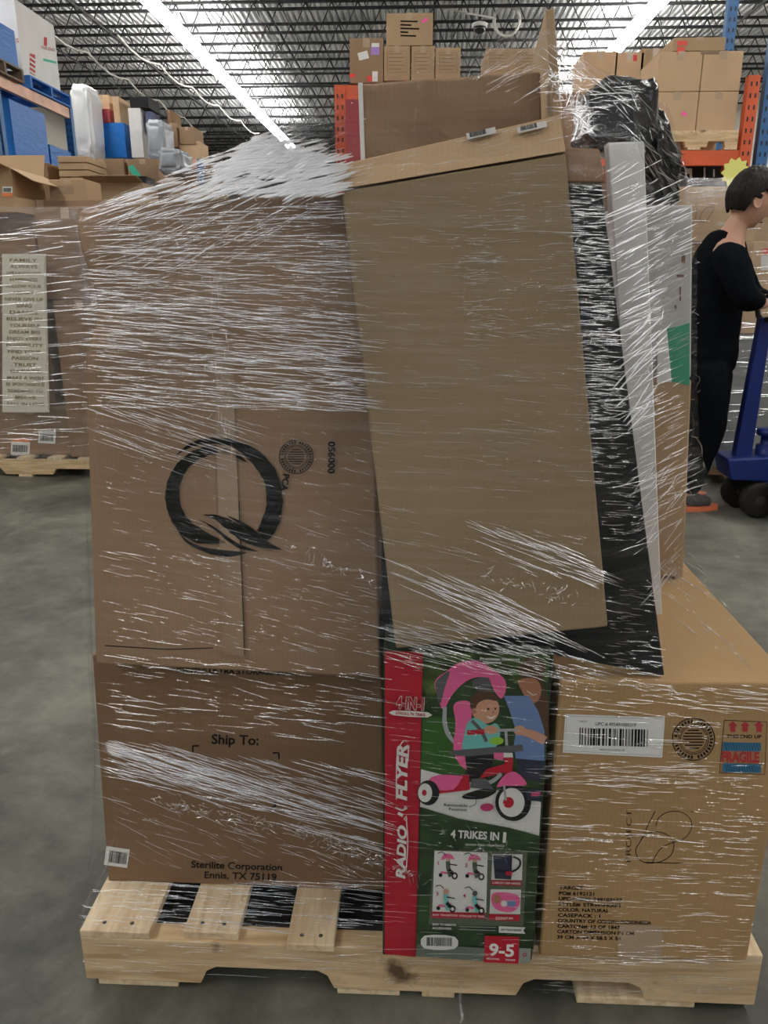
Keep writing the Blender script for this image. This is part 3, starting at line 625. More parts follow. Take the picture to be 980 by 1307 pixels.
LS2(a7((104, 640), (104, 560), (108, 470), (128, 425), (148, 425, 1.5)), 1.3, PW); LS2(a7((150, 440), (146, 500)), 1.6, PW); LS2(a7((140, 700), (146, 800), (140, 905)), 1.2, PW)
LS2(a7((100, 670), (125, 680), (140, 672)), 2, PW); LS2(a7((110, 690), (128, 700)), 4, PW)
for q in ((138, 672), (138, 712)): e = ell(*a7(q)[0], 1.8, 1.8, n=12); LS2(e+e[:2], .8, PW, smooth=0)
T('Precision Control', a5((672, 90))[0], 3.6, PW, ang=1, wx=50, bold=.02); T('Steering', a5((630, 108))[0], 3.6, PW, ang=1, wx=24, bold=.02)
T('Removable', a5((432, 885))[0], 3.6, PBK, ang=2, wx=30, bold=.02); T('Footrest', a5((445, 908))[0], 3.6, PBK, ang=2, wx=23, bold=.02)
T('4 TRIKES IN', a6((537, 152))[0], 9.5, PW, ang=3, wx=62, bold=.03); T('1', a6((698, 165))[0], 13, PW, ang=4, wx=4, bold=.02); T('GROWS WITH YOUR CHILD', a6((590, 208))[0], 2.6, PW, ang=2, wx=50, bold=.01)
for q, s_ in (((338, 305), '1'), ((490, 316), '2'), ((332, 472), '3'), ((480, 483), '4')): T(s_, a6(q)[0], 4.6, RED, ang=2, bold=.03)
T('EASY TRANSITION', a6((375, 588))[0], 2.4, PW, ang=2, wx=32, bold=.02); T('STROLLER TO TRIKE', a6((520, 594))[0], 2.4, PW, ang=2, wx=32, bold=.02); T('COMFORT GRIP HANDLE', a6((708, 414))[0], 2.6, PW, ang=2, wx=36, bold=.02); T('STORAGE BIN', a6((697, 604))[0], 2.6, PW, ang=2, wx=22, bold=.02)
T('EASY TO REMOVE', a6((370, 640))[0], 2.6, PW, ang=2, wx=30, bold=.03); T('ACCESSORIES.', a6((358, 660))[0], 2.6, PW, ang=2, wx=25, bold=.03)
for y in (652, 668): LS2(a6((450, y-2), (650, y+4)), .8, LGR, smooth=0)
T('NO TOOLS NEEDED', a6((735, 669))[0], 2.4, PBK, ang=2, wx=26, bold=.02)
T('9-5', a6((682, 778))[0], 15, PW, ang=3, wx=32, bold=.03); T('MONTHS', a6((635, 826))[0], 2.3, PW, ang=3, wx=16, bold=.02); T('YEARS', a6((728, 832))[0], 2.3, PW, ang=3, wx=13, bold=.02)
e = ell(*a6((808, 804))[0], 2.2, 2.2, n=12); LS2(e+e[:2], 1.1, RED, smooth=0)
m_.build('printed_text', TRROOT, fix=False)

# ============================================================ PRINTS on the Project carton
pl = PJP; m_ = MB(); a8 = lambda *p: [(660+a/2.8, 840+b_/2.8)+((w_/2.8,) if w_ else ()) for a, b_, w_ in [(q+(0,))[:3] for q in p]]
poly(m_, pl, a8((172, 200), (528, 212), (518, 356), (162, 338)), WHITE); e = a8((178, 207), (522, 218), (512, 349), (168, 331)); stroke(m_, pl, e+[e[0]], .5, LGR, k=.0002, smooth=0)
text(m_, pl, 'TARGET', *a8((235, 226))[0], 2.2, INK, k=.0003, ang=2); text(m_, pl, 'UPC # 492491000319', *a8((352, 237))[0], 4.2, INK, k=.0003, ang=2, wx=52, bold=.01)
barcode(m_, pl, *a8((222, 252))[0], *a8((470, 314))[0], INK, k=.0003, ang=1.5); text(m_, pl, '492491000319', *a8((338, 328))[0], 2.4, INK, k=.0003, ang=2, wx=32)
o = m_.build('upc_label', PJROOT, fix=False); o['label'] = 'white UPC barcode label'
m_ = MB(); seal(m_, pl, *a8((630, 290))[0], 27, INK); m_.build('box_maker_seal', PJROOT, fix=False)
BLP = mat('print_blue_band', (.03, .16, .30), .6); RDP = mat('print_red_mark', (.45, .03, .04), .6)
m_ = MB(); e = a8((740, 222), (892, 228), (884, 416), (722, 410)); stroke(m_, pl, e+[e[0]], .9, INK, smooth=0)
for x in (770, 814, 864):
    poly(m_, pl, a8((x, 226), (x+18, 243), (x+10, 243), (x+9, 264), (x-9, 263), (x-10, 243), (x-18, 242)), RDP)
text(m_, pl, 'THIS END UP', *a8((810, 280))[0], 4.2, INK, wx=45, bold=.03, ang=1)
for y0, y1 in ((300, 332), (376, 408)):
    poly(m_, pl, a8((736, y0), (872, y0+3), (870, y1+2), (733, y1-1)), BLP, k=.0001)
    for i in range(14): x = 742+i*9.3; stroke(m_, pl, a8((x, y0+3), (x+8, y1-3)), .55, INK, k=.0002, smooth=0)
text(m_, pl, 'FRAGILE', *a8((798, 353))[0], 12.5, RDP, wx=48, bold=.05, ang=1); m_.build('fragile_mark', PJROOT, fix=False)
m_ = MB()
LW = .9
stroke(m_, pl, a8((493, 547), (468, 595), (440, 655), (424, 682), (432, 715), (462, 732), (510, 728), (548, 705), (560, 668), (545, 638), (510, 622), (470, 625), (440, 650)), LW, INK)
stroke(m_, pl, a8((495, 600), (506, 570), (540, 550), (585, 550), (618, 575), (622, 610), (600, 642), (560, 658), (520, 675), (495, 705), (484, 730)), LW, INK)
stroke(m_, pl, a8((460, 730), (608, 734)), 1.1, INK, smooth=0)
text(m_, pl, 'PROJECT', *a8((398, 635))[0], 6.6, INK, ang=-89, wx=67, bold=-.012); text(m_, pl, 'TM', *a8((623, 550))[0], 2.2, INK)
m_.build('printed_logo', PJROOT, fix=False)
m_ = MB()
for i, t in enumerate(['TARGET', 'PO# 6192121', 'UPC-ITEM#: 249103637', 'STYLE#: STRW-PKRFT', 'COLOR: NATURAL', 'CASEPACK : 1', 'COUNTRY OF ORIGIN: INDONESIA', 'CARTON#: 12 OF 1847', 'CARTON DIMENSION IN CM', '39 CM X 59 X 58.5 X 54']):
    text(m_, pl, t, *a8((150-i*.9, 820+i*19.6))[0], 4.4, INK, ang=1.5, wx=[31, 45, 81, 81, 65, 54, 120, 80, 98, 82][i], bold=.025, align='LEFT')
m_.build('printed_text', PJROOT, fix=False)
m_ = MB(); poly(m_, pl, [(790, 1180), (845, 1182), (845, 1226), (788, 1226)], TAPE); m_.build('tape', PJROOT, fix=False)

# ============================================================ BACKGROUND
def film_box(name, label, x0, y0, z0, x1, y1, z1, n=160, group=None, top=True, seed=3, ln=(.05, .35), wd=.0022):
    """clear film round a load: slightly wavy skin with folds lying on it"""
    rr = random.Random(seed); mb = MB(); nz = max(6, int((z1-z0)/.06)); per = []
    cs = [(x0, y0), (x1, y0), (x1, y1), (x0, y1)]
    for k in range(4):
        a_, b_ = cs[k], cs[(k+1) % 4]
        for i in range(12): t = i/12; per.append((a_[0]+(b_[0]-a_[0])*t, a_[1]+(b_[1]-a_[1])*t))
    cx, cy = (x0+x1)/2, (y0+y1)/2; vs = []
    for j in range(nz+1):
        z_ = z0+(z1-z0)*j/nz
        for x, y in per:
            f = 1+.006*noise.noise(Vector((x*3, y*3, z_*9))); sh = 1-.04*max(0, (j/nz-.9))*10*(1 if top else 0)
            vs.append((cx+(x-cx)*f*sh, cy+(y-cy)*f*sh, z_))
    n_ = len(per); fs = [(j*n_+i, j*n_+(i+1) % n_, (j+1)*n_+(i+1) % n_, (j+1)*n_+i) for j in range(nz) for i in range(n_)]
    mb.add(vs, fs, FILMB, True)
    for _ in range(n):
        side = rr.random(); L_ = rr.uniform(*ln); zz = rr.uniform(z0+.03, z1-.06); sl_ = rr.gauss(.06, .08)
        if side < .65: a_ = rr.uniform(x0, x1-L_*.6); p = [(min(x1-.01, a_+L_*t), y0-.006, zz+sl_*L_*t) for t in (0, .35, .7, 1)]; nn = Vector((0, -1, 0))
        else:
            sx = x1+.006 if cx < 0 else x0-.006; a_ = rr.uniform(y0, y1-L_*.6); p = [(sx, min(y1-.01, a_+L_*t), zz+sl_*L_*t) for t in (0, .35, .7, 1)]; nn = Vector((1 if cx < 0 else -1, 0, 0))
        ridge(mb, [Vector(q) for q in p], [nn]*4, rr.uniform(.6, 1.4)*wd, FOLD)
    o = mb.build(name, fix=False); return props(o, label, 'stretch film', group)
def ridge(mb, p, nn, w_, m):
    """one fold of film: a low rounded ridge lying on the surface"""
    vs = []; n = len(p)
    for i in range(n):
        t = (p[min(i+1, n-1)]-p[max(0, i-1)]).normalized(); s_ = t.cross(nn[i]).normalized(); k = w_*(.25 if i in (0, n-1) else 1)
        vs += [p[i]-s_*k, p[i]-s_*k*.5+nn[i]*k*.75, p[i]+s_*k*.5+nn[i]*k*.75, p[i]+s_*k]
    mb.add(vs, [(i*4+j, i*4+j+1, i*4+j+5, i*4+j+4) for i in range(n-1) for j in range(3)], m, True)
def bx(name, label, x0, x1, y0, y1, z0, z1, m, **kw):
    return carton(name, label, [(x0, y0, z1), (x1, y0, z1), (x1, y0, z0), (x0, y0, z0)], (0, y1-y0, 0), m, **kw)
def small_pallet(label, x0, x1, y0, y1, z0, m1=None, m2=None, group=None, name='wooden_pallet'):
    m1 = m1 or WOODX; m2 = m2 or WOODY
    r_ = empty(name, ((x0+x1)/2, (y0+y1)/2, z0), label, 'pallet', group); W = x1-x0
    for yy in (y0, (y0+y1)/2-.02, y1-.04):
        mb = MB()
        pts = [(x0, z0+.016), (x0+W*.18, z0+.016), (x0+W*.2, z0+.055), (x0+W*.38, z0+.055), (x0+W*.40, z0+.016), (x0+W*.64, z0+.016), (x0+W*.66, z0+.055), (x0+W*.84, z0+.055), (x0+W*.86, z0+.016), (x1, z0+.016), (x1, z0+.112), (x0, z0+.112)]
        n = len(pts); vs = [(x, yy, q) for x, q in pts]+[(x, yy+.04, q) for x, q in pts]
        mb.add(vs, [tuple(range(n)), tuple(range(n, 2*n))[::-1]]+[(i, (i+1) % n, n+(i+1) % n, n+i) for i in range(n)], m1); mb.build('stringer', r_)
    for i in range(7):
        a_ = x0+(W-.09)*i/6; mb = MB(); mb.box((a_, y0, z0+.112), (a_+.09, y1, z0+.128), m2); mb.build('deck_board', r_)
    for i in (0, 3, 6):
        a_ = x0+(W-.09)*i/6; mb = MB(); mb.box((a_, y0, z0), (a_+.09, y1, z0+.016), m2); mb.build('bottom_board', r_)
    return r_

# --- wrapped load on the left
small_pallet('pine pallet under the wrapped load at the left, behind the main load', -3.25, -1.93, 4.83, 5.9, 0)
root, pl, _ = bx('tall_carton', 'upper tall brown carton under film in the left background load', -2.33, -1.95, 4.86, 5.4, 1.13, 1.66, K3)
root, pl, _ = bx('tall_carton', 'lower tall brown carton under film in the left background load', -2.28, -1.95, 4.86, 5.4, .13, 1.125, K3)
root, pl, _ = bx('low_carton', 'low brown carton with barcode labels beneath the cream word sign', -2.80, -2.30, 4.92, 5.5, .13, .46, K1)
m_ = MB(); P_ = Plane((-2.8, 4.92, .4), (-2.3, 4.92, .4), (-2.8, 4.92, .2), .004)
for x, y, w_, h_ in ((26, 572, 24, 18), (60, 558, 22, 16)):
    rect(m_, P_, x-w_/2, y-h_/2, x+w_/2, y+h_/2, WHITE, ang=3); barcode(m_, P_, x-w_/2+2, y-4, x+w_/2-3, y+5, INK, k=.001, ang=3)
rect(m_, P_, 15, 560, 38, 564, mat('orange_label', (.8, .25, .08), .5), k=.001, ang=3); m_.build('barcode_label', root, fix=False)
F = [PY(3, 326, 4.78), PY(48, 324, 4.78), PY(61, 526, 4.80), PY(3, 526, 4.80)]
F[1] = PY(56, 324, 4.78); F[0].z = F[1].z; F[2].z = F[3].z
root = empty('word_sign', (F[2]+F[3])/2, 'cream sign covered in gold inspirational words in the left background load', 'sign')
mb = MB(); mb.hexa(F, [p+Vector((0, .025, 0)) for p in F], mat('cream_sign', (.72, .69, .58), .5)); mb.build('board', root)
GOLD = mat('gold_ink', (.25, .17, .06), .6); m_ = MB(); P_ = Plane(F[0], F[1], F[3], .002)
WL = [('FAMILY', 36), ('ALWAYS', 36), ('LIVE LAUGH LOVE', 44), ('HAPPINESS', 36), ('FOLLOW YOUR', 46), ('HEART', 28), ('NEVER GIVE UP', 50), ('SING', 20), ('DANCE', 38), ('BELIEVE IN', 46), ('YOURSELF', 40), ('DREAM BIG', 40), ('ENJOY EVERY', 46), ('POSSIBILITY', 48), ('FIND YOUR', 44), ('PASSION', 34), ('TRUST', 30), ('CREATE', 40), ('MAKE A WISH', 47), ('BE SPONTANEOUS', 50), ('REMEMBER TO', 46), ('BREATHE', 27), ('FALL IN LOVE', 48)]
for i, (t, w_) in enumerate(WL): text(m_, P_, t, 30+i*.12, 332+i*8.35, 4.2, GOLD, wx=w_*.98, bold=.02, ang=1)
m_.build('gold_lettering', root, fix=False)
bx('dark_carton', 'brown carton behind the cream word sign, wrapped in dark film', -3.2, -2.36, 4.9, 5.5, .47, 1.5, K3)
bx('rear_stack_carton', 'large brown carton behind the tall cartons in the left background load', -3.2, -2.0, 5.53, 5.88, .13, PY(80, 256, 5.6).z-.003, K1)
film_box('load_film', 'clear stretch film round the left background load with the word sign', -3.27, 4.74, .132, -1.92, 5.50, 1.66, n=330, seed=5, wd=.0016)
# --- open cartons and stacks behind it
bx('stack_carton', 'tall brown carton stack base behind the left wrapped load', -3.9, -2.95, 6.5, 7.3, 0, 1.72, K1)
bx('stack_carton', 'wide brown carton base right of the first one, behind the left wrapped load', -2.93, -2.0, 6.46, 6.88, 0, 1.80, K3)
bx('stack_carton', 'brown carton base under the row of three brown cartons on the left', -2.94, -1.9, 6.9, 7.5, 0, PY(130, 234, 6.92).z-.003, K1)
def open_carton(label, x0, x1, y0, y1, z0, z1, m, fl=((0, 1), (1, 1), (2, 1), (3, 1)), h=.18):
    r_ = empty('open_carton', ((x0+x1)/2, (y0+y1)/2, z0), label, 'box'); t = .006
    mb = MB()
    mb.box((x0, y0, z0), (x1, y0+t, z1), m); mb.box((x0, y1-t, z0), (x1, y1, z1), m); mb.box((x0, y0+t, z0), (x0+t, y1-t, z1), m); mb.box((x1-t, y0+t, z0), (x1, y1-t, z1), m); mb.box((x0+t, y0+t, z0), (x1-t, y1-t, z0+t), m)
    mb.build('body', r_)
    q = {0: ([(x0, y0), (x1, y0)], (0, -1)), 1: ([(x1, y0), (x1, y1)], (1, 0)), 2: ([(x1, y1), (x0, y1)], (0, 1)), 3: ([(x0, y1), (x0, y0)], (-1, 0))}
    for k, ang in fl:
        (a_, b_), (dx, dy) = q[k]; A = Vector((a_[0], a_[1], z1)); B = Vector((b_[0], b_[1], z1)); d = Vector((dx, dy, 0))*math.cos(ang)*h+Vector((0, 0, 1))*math.sin(ang)*h
        n = Vector((0, 0, .005)) if abs(math.sin(ang)) < .8 else Vector((dx, dy, 0))*.005
        mb = MB(); mb.hexa([A, B, B+d, A+d], [A+n, B+n, B+d+n, A+d+n], m); mb.build('flap', r_)
    return r_
bx('flat_carton', 'brown carton with white label at far left, below the blue wrapped boxes', -3.9, -3.40, 6.5, 7.1, 1.73, 2.13, K2)
bx('flat_carton', 'brown carton next to the far left one, below the blue wrapped boxes', -3.38, -2.96, 6.5, 7.1, 1.73, 2.13, K3)
root, pl, _ = facebox('brown_carton', 'brown carton in the left row beside the film-wrapped bundle of flat boxes', 100, 203, 160, 234, 6.92, .5, K1)
root, pl, _ = facebox('brown_carton', 'brown carton with a green tape mark, right end of the left row', 162, 203, 203, 234, 6.92, .5, K1)
m_ = MB(); poly(m_, pl, [(163, 213), (170, 210), (180, 224), (177, 230), (172, 229)], mat('green_tape', (.03, .42, .28), .5)); m_.build('green_tape_mark', root, fix=False)
for i in range(7):
    zb = 1.815+i*.052; o = bx('flat_board_bundle', 'flat folded carton in the small wrapped stack of the left row', -2.86, -2.62, 6.47, 6.85, zb, zb+.046, K2, tape=False, group='flat folded cartons in the small wrapped stack')
root, pl, _ = facebox('label_carton', 'small brown carton with printed panel above the left wrapped load', 62, 229, 112, 256, 5.6, .26, K2)
m_ = MB(); rect(m_, pl, 73, 237, 94, 248, mat('dull_print', (.30, .2, .13), .7)); m_.build('printed_panel', root, fix=False)
a_ = PY(0, 232, 5.3); b_ = PY(26, 276, 5.3)
r_ = open_carton('open brown carton with raised flaps and a barcode label at the far left', a_.x-.35, b_.x, 5.25, 5.7, 1.67, 1.93, K2, fl=((0, .1), (1, -.5), (2, 1.2), (3, .3)), h=.16)
P_ = Plane((a_.x, 5.25, 1.9), (b_.x, 5.25, 1.9), (a_.x, 5.25, 1.7), .002); m_ = MB(); rect(m_, P_, 3, 238, 16, 251, WHITE); rect(m_, P_, 3, 246, 16, 251, mat('orange_label', (.8, .25, .08), .5), k=.0006); barcode(m_, P_, 4, 240, 14, 245, INK, k=.0006); m_.build('barcode_label', r_, fix=False)
r_ = open_carton('open low carton with one pale flap raised over a black inside', -2.64, -2.2, 6.48, 6.84, 1.805, 1.98, K2, fl=((0, .25), (3, .3)), h=.14)
mb = MB(); mb.box((-2.63, 6.6, 1.815), (-2.21, 6.83, 2.04), BLACK); mb.build('black_lining', r_)

# --- racks
def rack(label, x0, x1, y0, y1, beams, h, um, bm_, holes=True, name='pallet_rack'):
    """frames at every corner with lattice; beams: (x0,x1,y,z) or along y"""
    r_ = empty(name, ((x0+x1)/2, (y0+y1)/2, 0), label, 'rack')
    for x in (x0, x1):
        for y in (y0, y1):
            mb = MB(); mb.box((x-.04, y-.035, 0), (x+.04, y+.035, h), um); up = mb.build('upright', r_)
            mb = MB(); k = .3
            while k < h-.05: mb.box((x-.024, y-.0365, k), (x-.012, y-.0352, k+.03), BLKMETAL); mb.box((x+.012, y-.0365, k), (x+.024, y-.0352, k+.03), BLKMETAL); k += .075
            mb.build('slots', up)
    for (p, q, hh) in beams:
        mb = MB(); p, q = Vector(p), Vector(q)
        if abs(p.x-q.x) > abs(p.y-q.y): mb.box((min(p.x, q.x), p.y-.025, p.z-hh), (max(p.x, q.x), p.y+.025, p.z), bm_)
        else: mb.box((p.x-.025, min(p.y, q.y), p.z-hh), (p.x+.025, max(p.y, q.y), p.z), bm_)
        mb.build('beam', r_)
    return r_
def braces(r_, A, B, z0, z1, m, step=.6):
    k = z0; f = 0
    while k+step <= z1:
        mb = MB(); p, q = (A, B) if f else (B, A); mb.tube([(p[0], p[1], k), (q[0], q[1], k+step)], .014, m, n=6); mb.build('brace', r_); k += step; f = 1-f
OW = mat('faded_orange_paint', (.72, .42, .30), .45, var=.2)
lr = rack('blue pallet rack with a faded orange beam at the far left', -5.2, -4.2, 5.4, 8.14, [((-4.2, 5.4, 3.18), (-4.2, 8.14, 3.18), .11), ((-5.2, 5.4, 3.18), (-5.2, 8.14, 3.18), .11), ((-4.2, 5.4, 2.05), (-4.2, 8.14, 2.05), .11), ((-5.2, 5.4, 2.05), (-5.2, 8.14, 2.05), .11)], 3.18, BLUER, OW)
lr = rack('blue pallet rack end bay holding the blue wrapped boxes at the left', -5.2, -4.2, 8.26, 9.95, [((-4.2, 8.26, 3.18), (-4.2, 9.95, 3.18), .11), ((-5.2, 8.26, 3.18), (-5.2, 9.95, 3.18), .11), ((-4.2, 8.26, 2.05), (-4.2, 9.95, 2.05), .11), ((-5.2, 8.26, 2.05), (-5.2, 9.95, 2.05), .11)], 3.18, BLUER, OW)
braces(lr, (-5.2, 9.95), (-4.2, 9.95), 1.4, 3.2, BLUER)
small_pallet('grey wooden pallet on top of the left rack under a blue wrapped box', -5.25, -4.12, 8.0, 8.75, 3.185, kraft('grey_wood', (.2, .16, .12)), kraft('grey_wood', (.2, .16, .12)))
small_pallet('blue painted pallet on top of the left rack under the white carton', -5.25, -4.15, 8.95, 9.95, 3.185, BLUEP, BLUEP, name='blue_pallet')
root, pl, _ = bx('white_carton', 'big white carton with red and green marks on top of the left rack', -5.3, -4.22, 8.95, 9.85, 3.318, 4.02, WCARD)
m_ = MB(); P_ = Plane((-4.22, 8.95, 4), (-4.22, 9.8, 4), (-4.22, 8.95, 3.4), .003)
text(m_, P_, 'THIS END', 61, 62, 4, RDP, ang=12, wx=18); poly(m_, P_, [(38, 68), (45, 70), (45, 97), (38, 93)], RDP)
for i in range(4): stroke(m_, P_, [(38, 72+i*6), (45, 77+i*6)], 2, WHITE, k=.001, smooth=0)
stroke(m_, P_, [(55, 76), (72, 80)], 3, mat('green_tape', (.03, .42, .28), .5), smooth=0); poly(m_, P_, [(56, 47), (60, 48), (60, 59), (56, 58)], RDP)
m_.build('printed_mark', root, fix=False)
m_ = MB(); P_ = Plane((-5.3, 8.95, 4), (-4.3, 8.95, 4), (-5.3, 8.95, 3.4), .003); text(m_, P_, 'ONS', 14, 51, 5.5, RDP, ang=4, wx=20); m_.build('printed_text', root, fix=False)
bx('blue_wrapped_box', 'blue film-wrapped box on top of the left rack beside the white carton', -5.25, -4.15, 8.02, 8.72, 3.318, 3.66, BLUEW, tape=False)
bx('blue_wrapped_box', 'large blue film-wrapped box on the middle level of the left rack', -5.1, -4.19, 8.5, 9.28, 2.055, 3.0, BLUEW, tape=False)
bx('blue_wrapped_box', 'lower blue film-wrapped box beside the large one on the left rack', -5.1, -4.19, 9.32, 9.88, 2.055, 2.70, BLUEW, tape=False)
r2 = rack('long dark pallet rack in the left distance behind the blue boxes', -5.0, -3.2, 12.0, 15.0, [((-5, 12, 2.9), (-3.2, 12, 2.9), .11), ((-5, 15, 2.9), (-3.2, 15, 2.9), .11)], 2.9, BLUER, OW)
CWRAP = mat('white_film_wrapped', (.75, .76, .78), .3, bump=.7, bscale=4, stretch=(3, 3, 1))
def soft(name, label, x0, y0, x1, y1, Y, D, m, cat='bundle', amp=.03):
    a_, b_ = PY(x0, y0, Y), PY(x1, y1, Y); c = (a_+b_)/2
    return lump(name, label, (c.x, Y+D/2, c.z), (abs(b_.x-a_.x)/2, D/2, abs(a_.z-b_.z)/2), m, amp, 2.5, cat, sq=.35)
def far(n, l, *a, **k): return facebox(n, l, *a, **k)
soft('white_wrapped_bundle', 'tall white film-wrapped bundle just right of the left rack', 86, 106, 120, 204, 11.5, .5, CWRAP)
far('tan_carton', 'tan carton with pale side high in the left distance above a blue box', 119, 121, 142, 156.5, 12.22, .45, K5); far('pale_carton', 'pale carton beside the tan one high in the left distance', 143, 123, 154, 156.5, 12.02, .6, K5)
far('red_white_box', 'small dark red and white box on top of the distant blue box', 119, 139, 141, 156.5, 12.0, .2, mat('dark_red_box', (.3, .03, .04), .5), tape=False)
far('blue_box', 'blue film-wrapped box on the distant left rack', 118, 157, 162, 201, 12.0, .7, BLUEW, tape=False)
far('tall_white_box', 'tall white box standing right of the distant blue box', 163, 138, 184, 201, 12.0, .5, WCARD, tape=False)
far('black_box', 'black box high in the left distance', 165, 123, 190, 137.5, 12.0, .5, BLACK, tape=False)
far('dark_blue_box', 'dark blue upright box behind the wrapped cluster in the left distance', 185, 142, 195, 166, 12.05, .4, mat('navy_box', (.06, .08, .16), .5), tape=False)
soft('clear_wrapped_bundle', 'film-wrapped grey bundle left of the distant brown cartons', 184, 152, 211, 205, 11.6, .5, mat('grey_film_bundle', (.35, .38, .42), .25, bump=.8, bscale=8))
for i, (x0, y0, x1, y1, l, m) in enumerate(((211, 157, 227, 188, 'upper brown carton of the distant stack above the load shoulder', K1), (213, 140, 219, 157, 'narrow brown carton standing on the distant stack', K3), (228, 162, 249, 184, 'brown carton on the right of the distant stack', K1), (228, 180, 256, 206, 'pale carton at the lower right of the distant stack', K5), (211, 188, 228, 206, 'pale carton at the lower left of the distant stack', K5))):
    far('distant_carton', l, x0, y0, x1, y1, 12.4+.02*i, .5, m)
bx('stack_carton', 'tall brown carton base under the distant stack', -3.75, -3.1, 12.2, 13.2, 0, 2.86, K3)
soft('film_tangle', 'tangle of clear film beside the green marked carton', 200, 190, 232, 220, 6.6, .3, mat('grey_film_bundle', (.35, .38, .42), .25, bump=.8, bscale=8))

# --- central stack behind the peak
cr_ = rack('orange pallet rack hidden behind the top of the load', -.62, .6, 6.45, 7.4, [((-.62, 6.45, 2.64), (.95, 6.45, 2.64), .11), ((-.62, 7.4, 2.64), (.95, 7.4, 2.64), .11)], 2.64, ORANGE, ORANGE)
root, pl, _ = facebox('labelled_carton', 'brown carton with purple and red labels, left of the top centre stack', 446, 49, 489, 106, 6.5, .6, K1)
m_ = MB(); rect(m_, pl, 457, 66, 470, 76, WHITE, ang=-15); rect(m_, pl, 473, 59, 484, 70, PURPLE); rect(m_, pl, 474, 55, 484, 60, WHITE, k=.002); rect(m_, pl, 446, 94, 453, 99, REDT); rect(m_, pl, 468, 97, 480, 104, REDT); rect(m_, pl, 475, 91, 482, 104, WHITE, k=.002); m_.build('label', root, fix=False)
GF = mat('faded_print', (.24, .16, .10), .7)
def filebox(l, x0, y0, x1, y1, n='file_carton', Y=6.5):
    root, pl, _ = facebox(n, l, x0, y0, x1, y1, Y, .5, K2); m_ = MB(); W = x1-x0; H = y1-y0
    for k in range(5): stroke(m_, pl, [(x0+W*.18, y0+H*(.22+k*.11)), (x0+W*(.7+.1*(k % 2)), y0+H*(.22+k*.11))], 1.1, GF, smooth=0)
    e = [(x0+W*.14, y0+H*.15), (x0+W*.86, y0+H*.15), (x0+W*.86, y0+H*.75), (x0+W*.14, y0+H*.75)]; stroke(m_, pl, e+[e[0]], .7, GF, smooth=0); m_.build('printed_panel', root, fix=False)
filebox('tan printed carton, leftmost of three below the top centre one', 490, 59, 523, 103); filebox('tan printed carton, middle of three below the top centre one', 525, 59, 554, 103); filebox('tan printed carton, rightmost of three below the top centre one', 556, 61, 587, 103)
root, pl, _ = facebox('top_carton', 'tan carton with a pink sticker, topmost of the top centre stack', 493, 17, 552, 58, 6.5, .5, K2)
m_ = MB()
for k, w_ in enumerate((22, 14, 24, 10, 20)): stroke(m_, pl, [(511, 27+k*4.6), (511+w_, 27.5+k*4.6)], 2, INK, smooth=0)
rect(m_, pl, 538, 24, 546, 28, PINKL, ang=-35); m_.build('printed_mark', root, fix=False)
filebox('left of two faded cartons behind the film near the load peak', 620, 62, 653, 100); filebox('right of two faded cartons behind the film near the load peak', 654, 62, 702, 100)
bx('red_carton', 'dark red upright box beside the orange rack post behind the load', -.56, -.42, 6.2, 6.6, 0, 2.50, mat('dark_red_box', (.3, .03, .04), .5), tape=False)
bx('red_brown_carton', 'tall reddish brown carton under the top centre stack', -.40, .6, 6.5, 7.2, 0, 2.5, K3)

# --- right rack
rr_ = rack('orange pallet rack at the right holding the block of tan cartons', 0.76, 2.33, 6.2, 7.2, [((.76, 6.2, 2.14), (2.33, 6.2, 2.14), .10), ((.76, 7.2, 2.14), (2.33, 7.2, 2.14), .10), ((.76, 7.2, 1.1), (2.33, 7.2, 1.1), .10), ((.76, 6.2, 1.1), (2.33, 6.2, 1.1), .10)], 2.62, ORANGE, ORANGE)
braces(rr_, (2.33, 6.2), (2.33, 7.2), .5, 2.5, ORANGE)
rb = rack('blue pallet rack upright frame at the far right edge', 2.47, 4.6, 6.25, 7.2, [((2.47, 6.25, 2.0), (4.6, 6.25, 2.0), .1), ((2.47, 7.2, 2.0), (4.6, 7.2, 2.0), .1)], 4.6, BLUER, ORANGE)
small_pallet('wooden pallet on the orange beam beneath the block of tan cartons', 1.66, 2.27, 6.18, 7.1, 2.145, name='wooden_pallet')
for (x0, y0, x1, y1, l) in ((843, 88, 892, 133, 'upper left carton of the block of four on the right rack'), (893, 88, 939, 133, 'upper right carton of the block of four on the right rack'), (843, 134, 891, 179, 'lower left carton with a pink sticker on the right rack'), (892, 134, 937, 179, 'lower right carton of the block of four on the right rack')):
    a_, b_ = PY(x0, y0, 6.2), PY(x1, y1, 6.2); x_a = 1.665 if x0 < 880 else 1.97; x_b = 1.965 if x0 < 880 else 2.245; za = 2.275 if y0 > 100 else 2.528; zb = 2.525 if y0 > 100 else 2.78
    root, pl, _ = bx('tan_block_carton', l, x_a, x_b, 6.2, 6.7, za, zb, K5)
    if y0 > 100 and x0 < 880: m_ = MB(); rect(m_, pl, 870, 143, 876, 148, PINKL, ang=35); m_.build('pink_sticker', root, fix=False)
a_, b_ = PY(860, 48, 6.2), PY(922, 88, 6.2)
root, pl, _ = bx('red_taped_carton', 'tan carton with red tape on top of the block of four on the right rack', a_.x, b_.x, 6.2, 6.65, 2.783, a_.z, K2)
m_ = MB(); rect(m_, pl, 864, 52, 877, 58, REDT); rect(m_, pl, 864, 60, 874, 70, REDT); stroke(m_, pl, [(894, 67), (918, 67)], 5, GF, smooth=0); m_.build('red_tape', root, fix=False)
root, pl, _ = facebox('orange_edged_carton', 'bright tan carton behind and left of the block of four', 786, 67, 818, 120, 7.6, .5, K5); m_ = MB(); rect(m_, pl, 808, 70, 813, 78, REDT); m_.build('red_tape', root, fix=False)
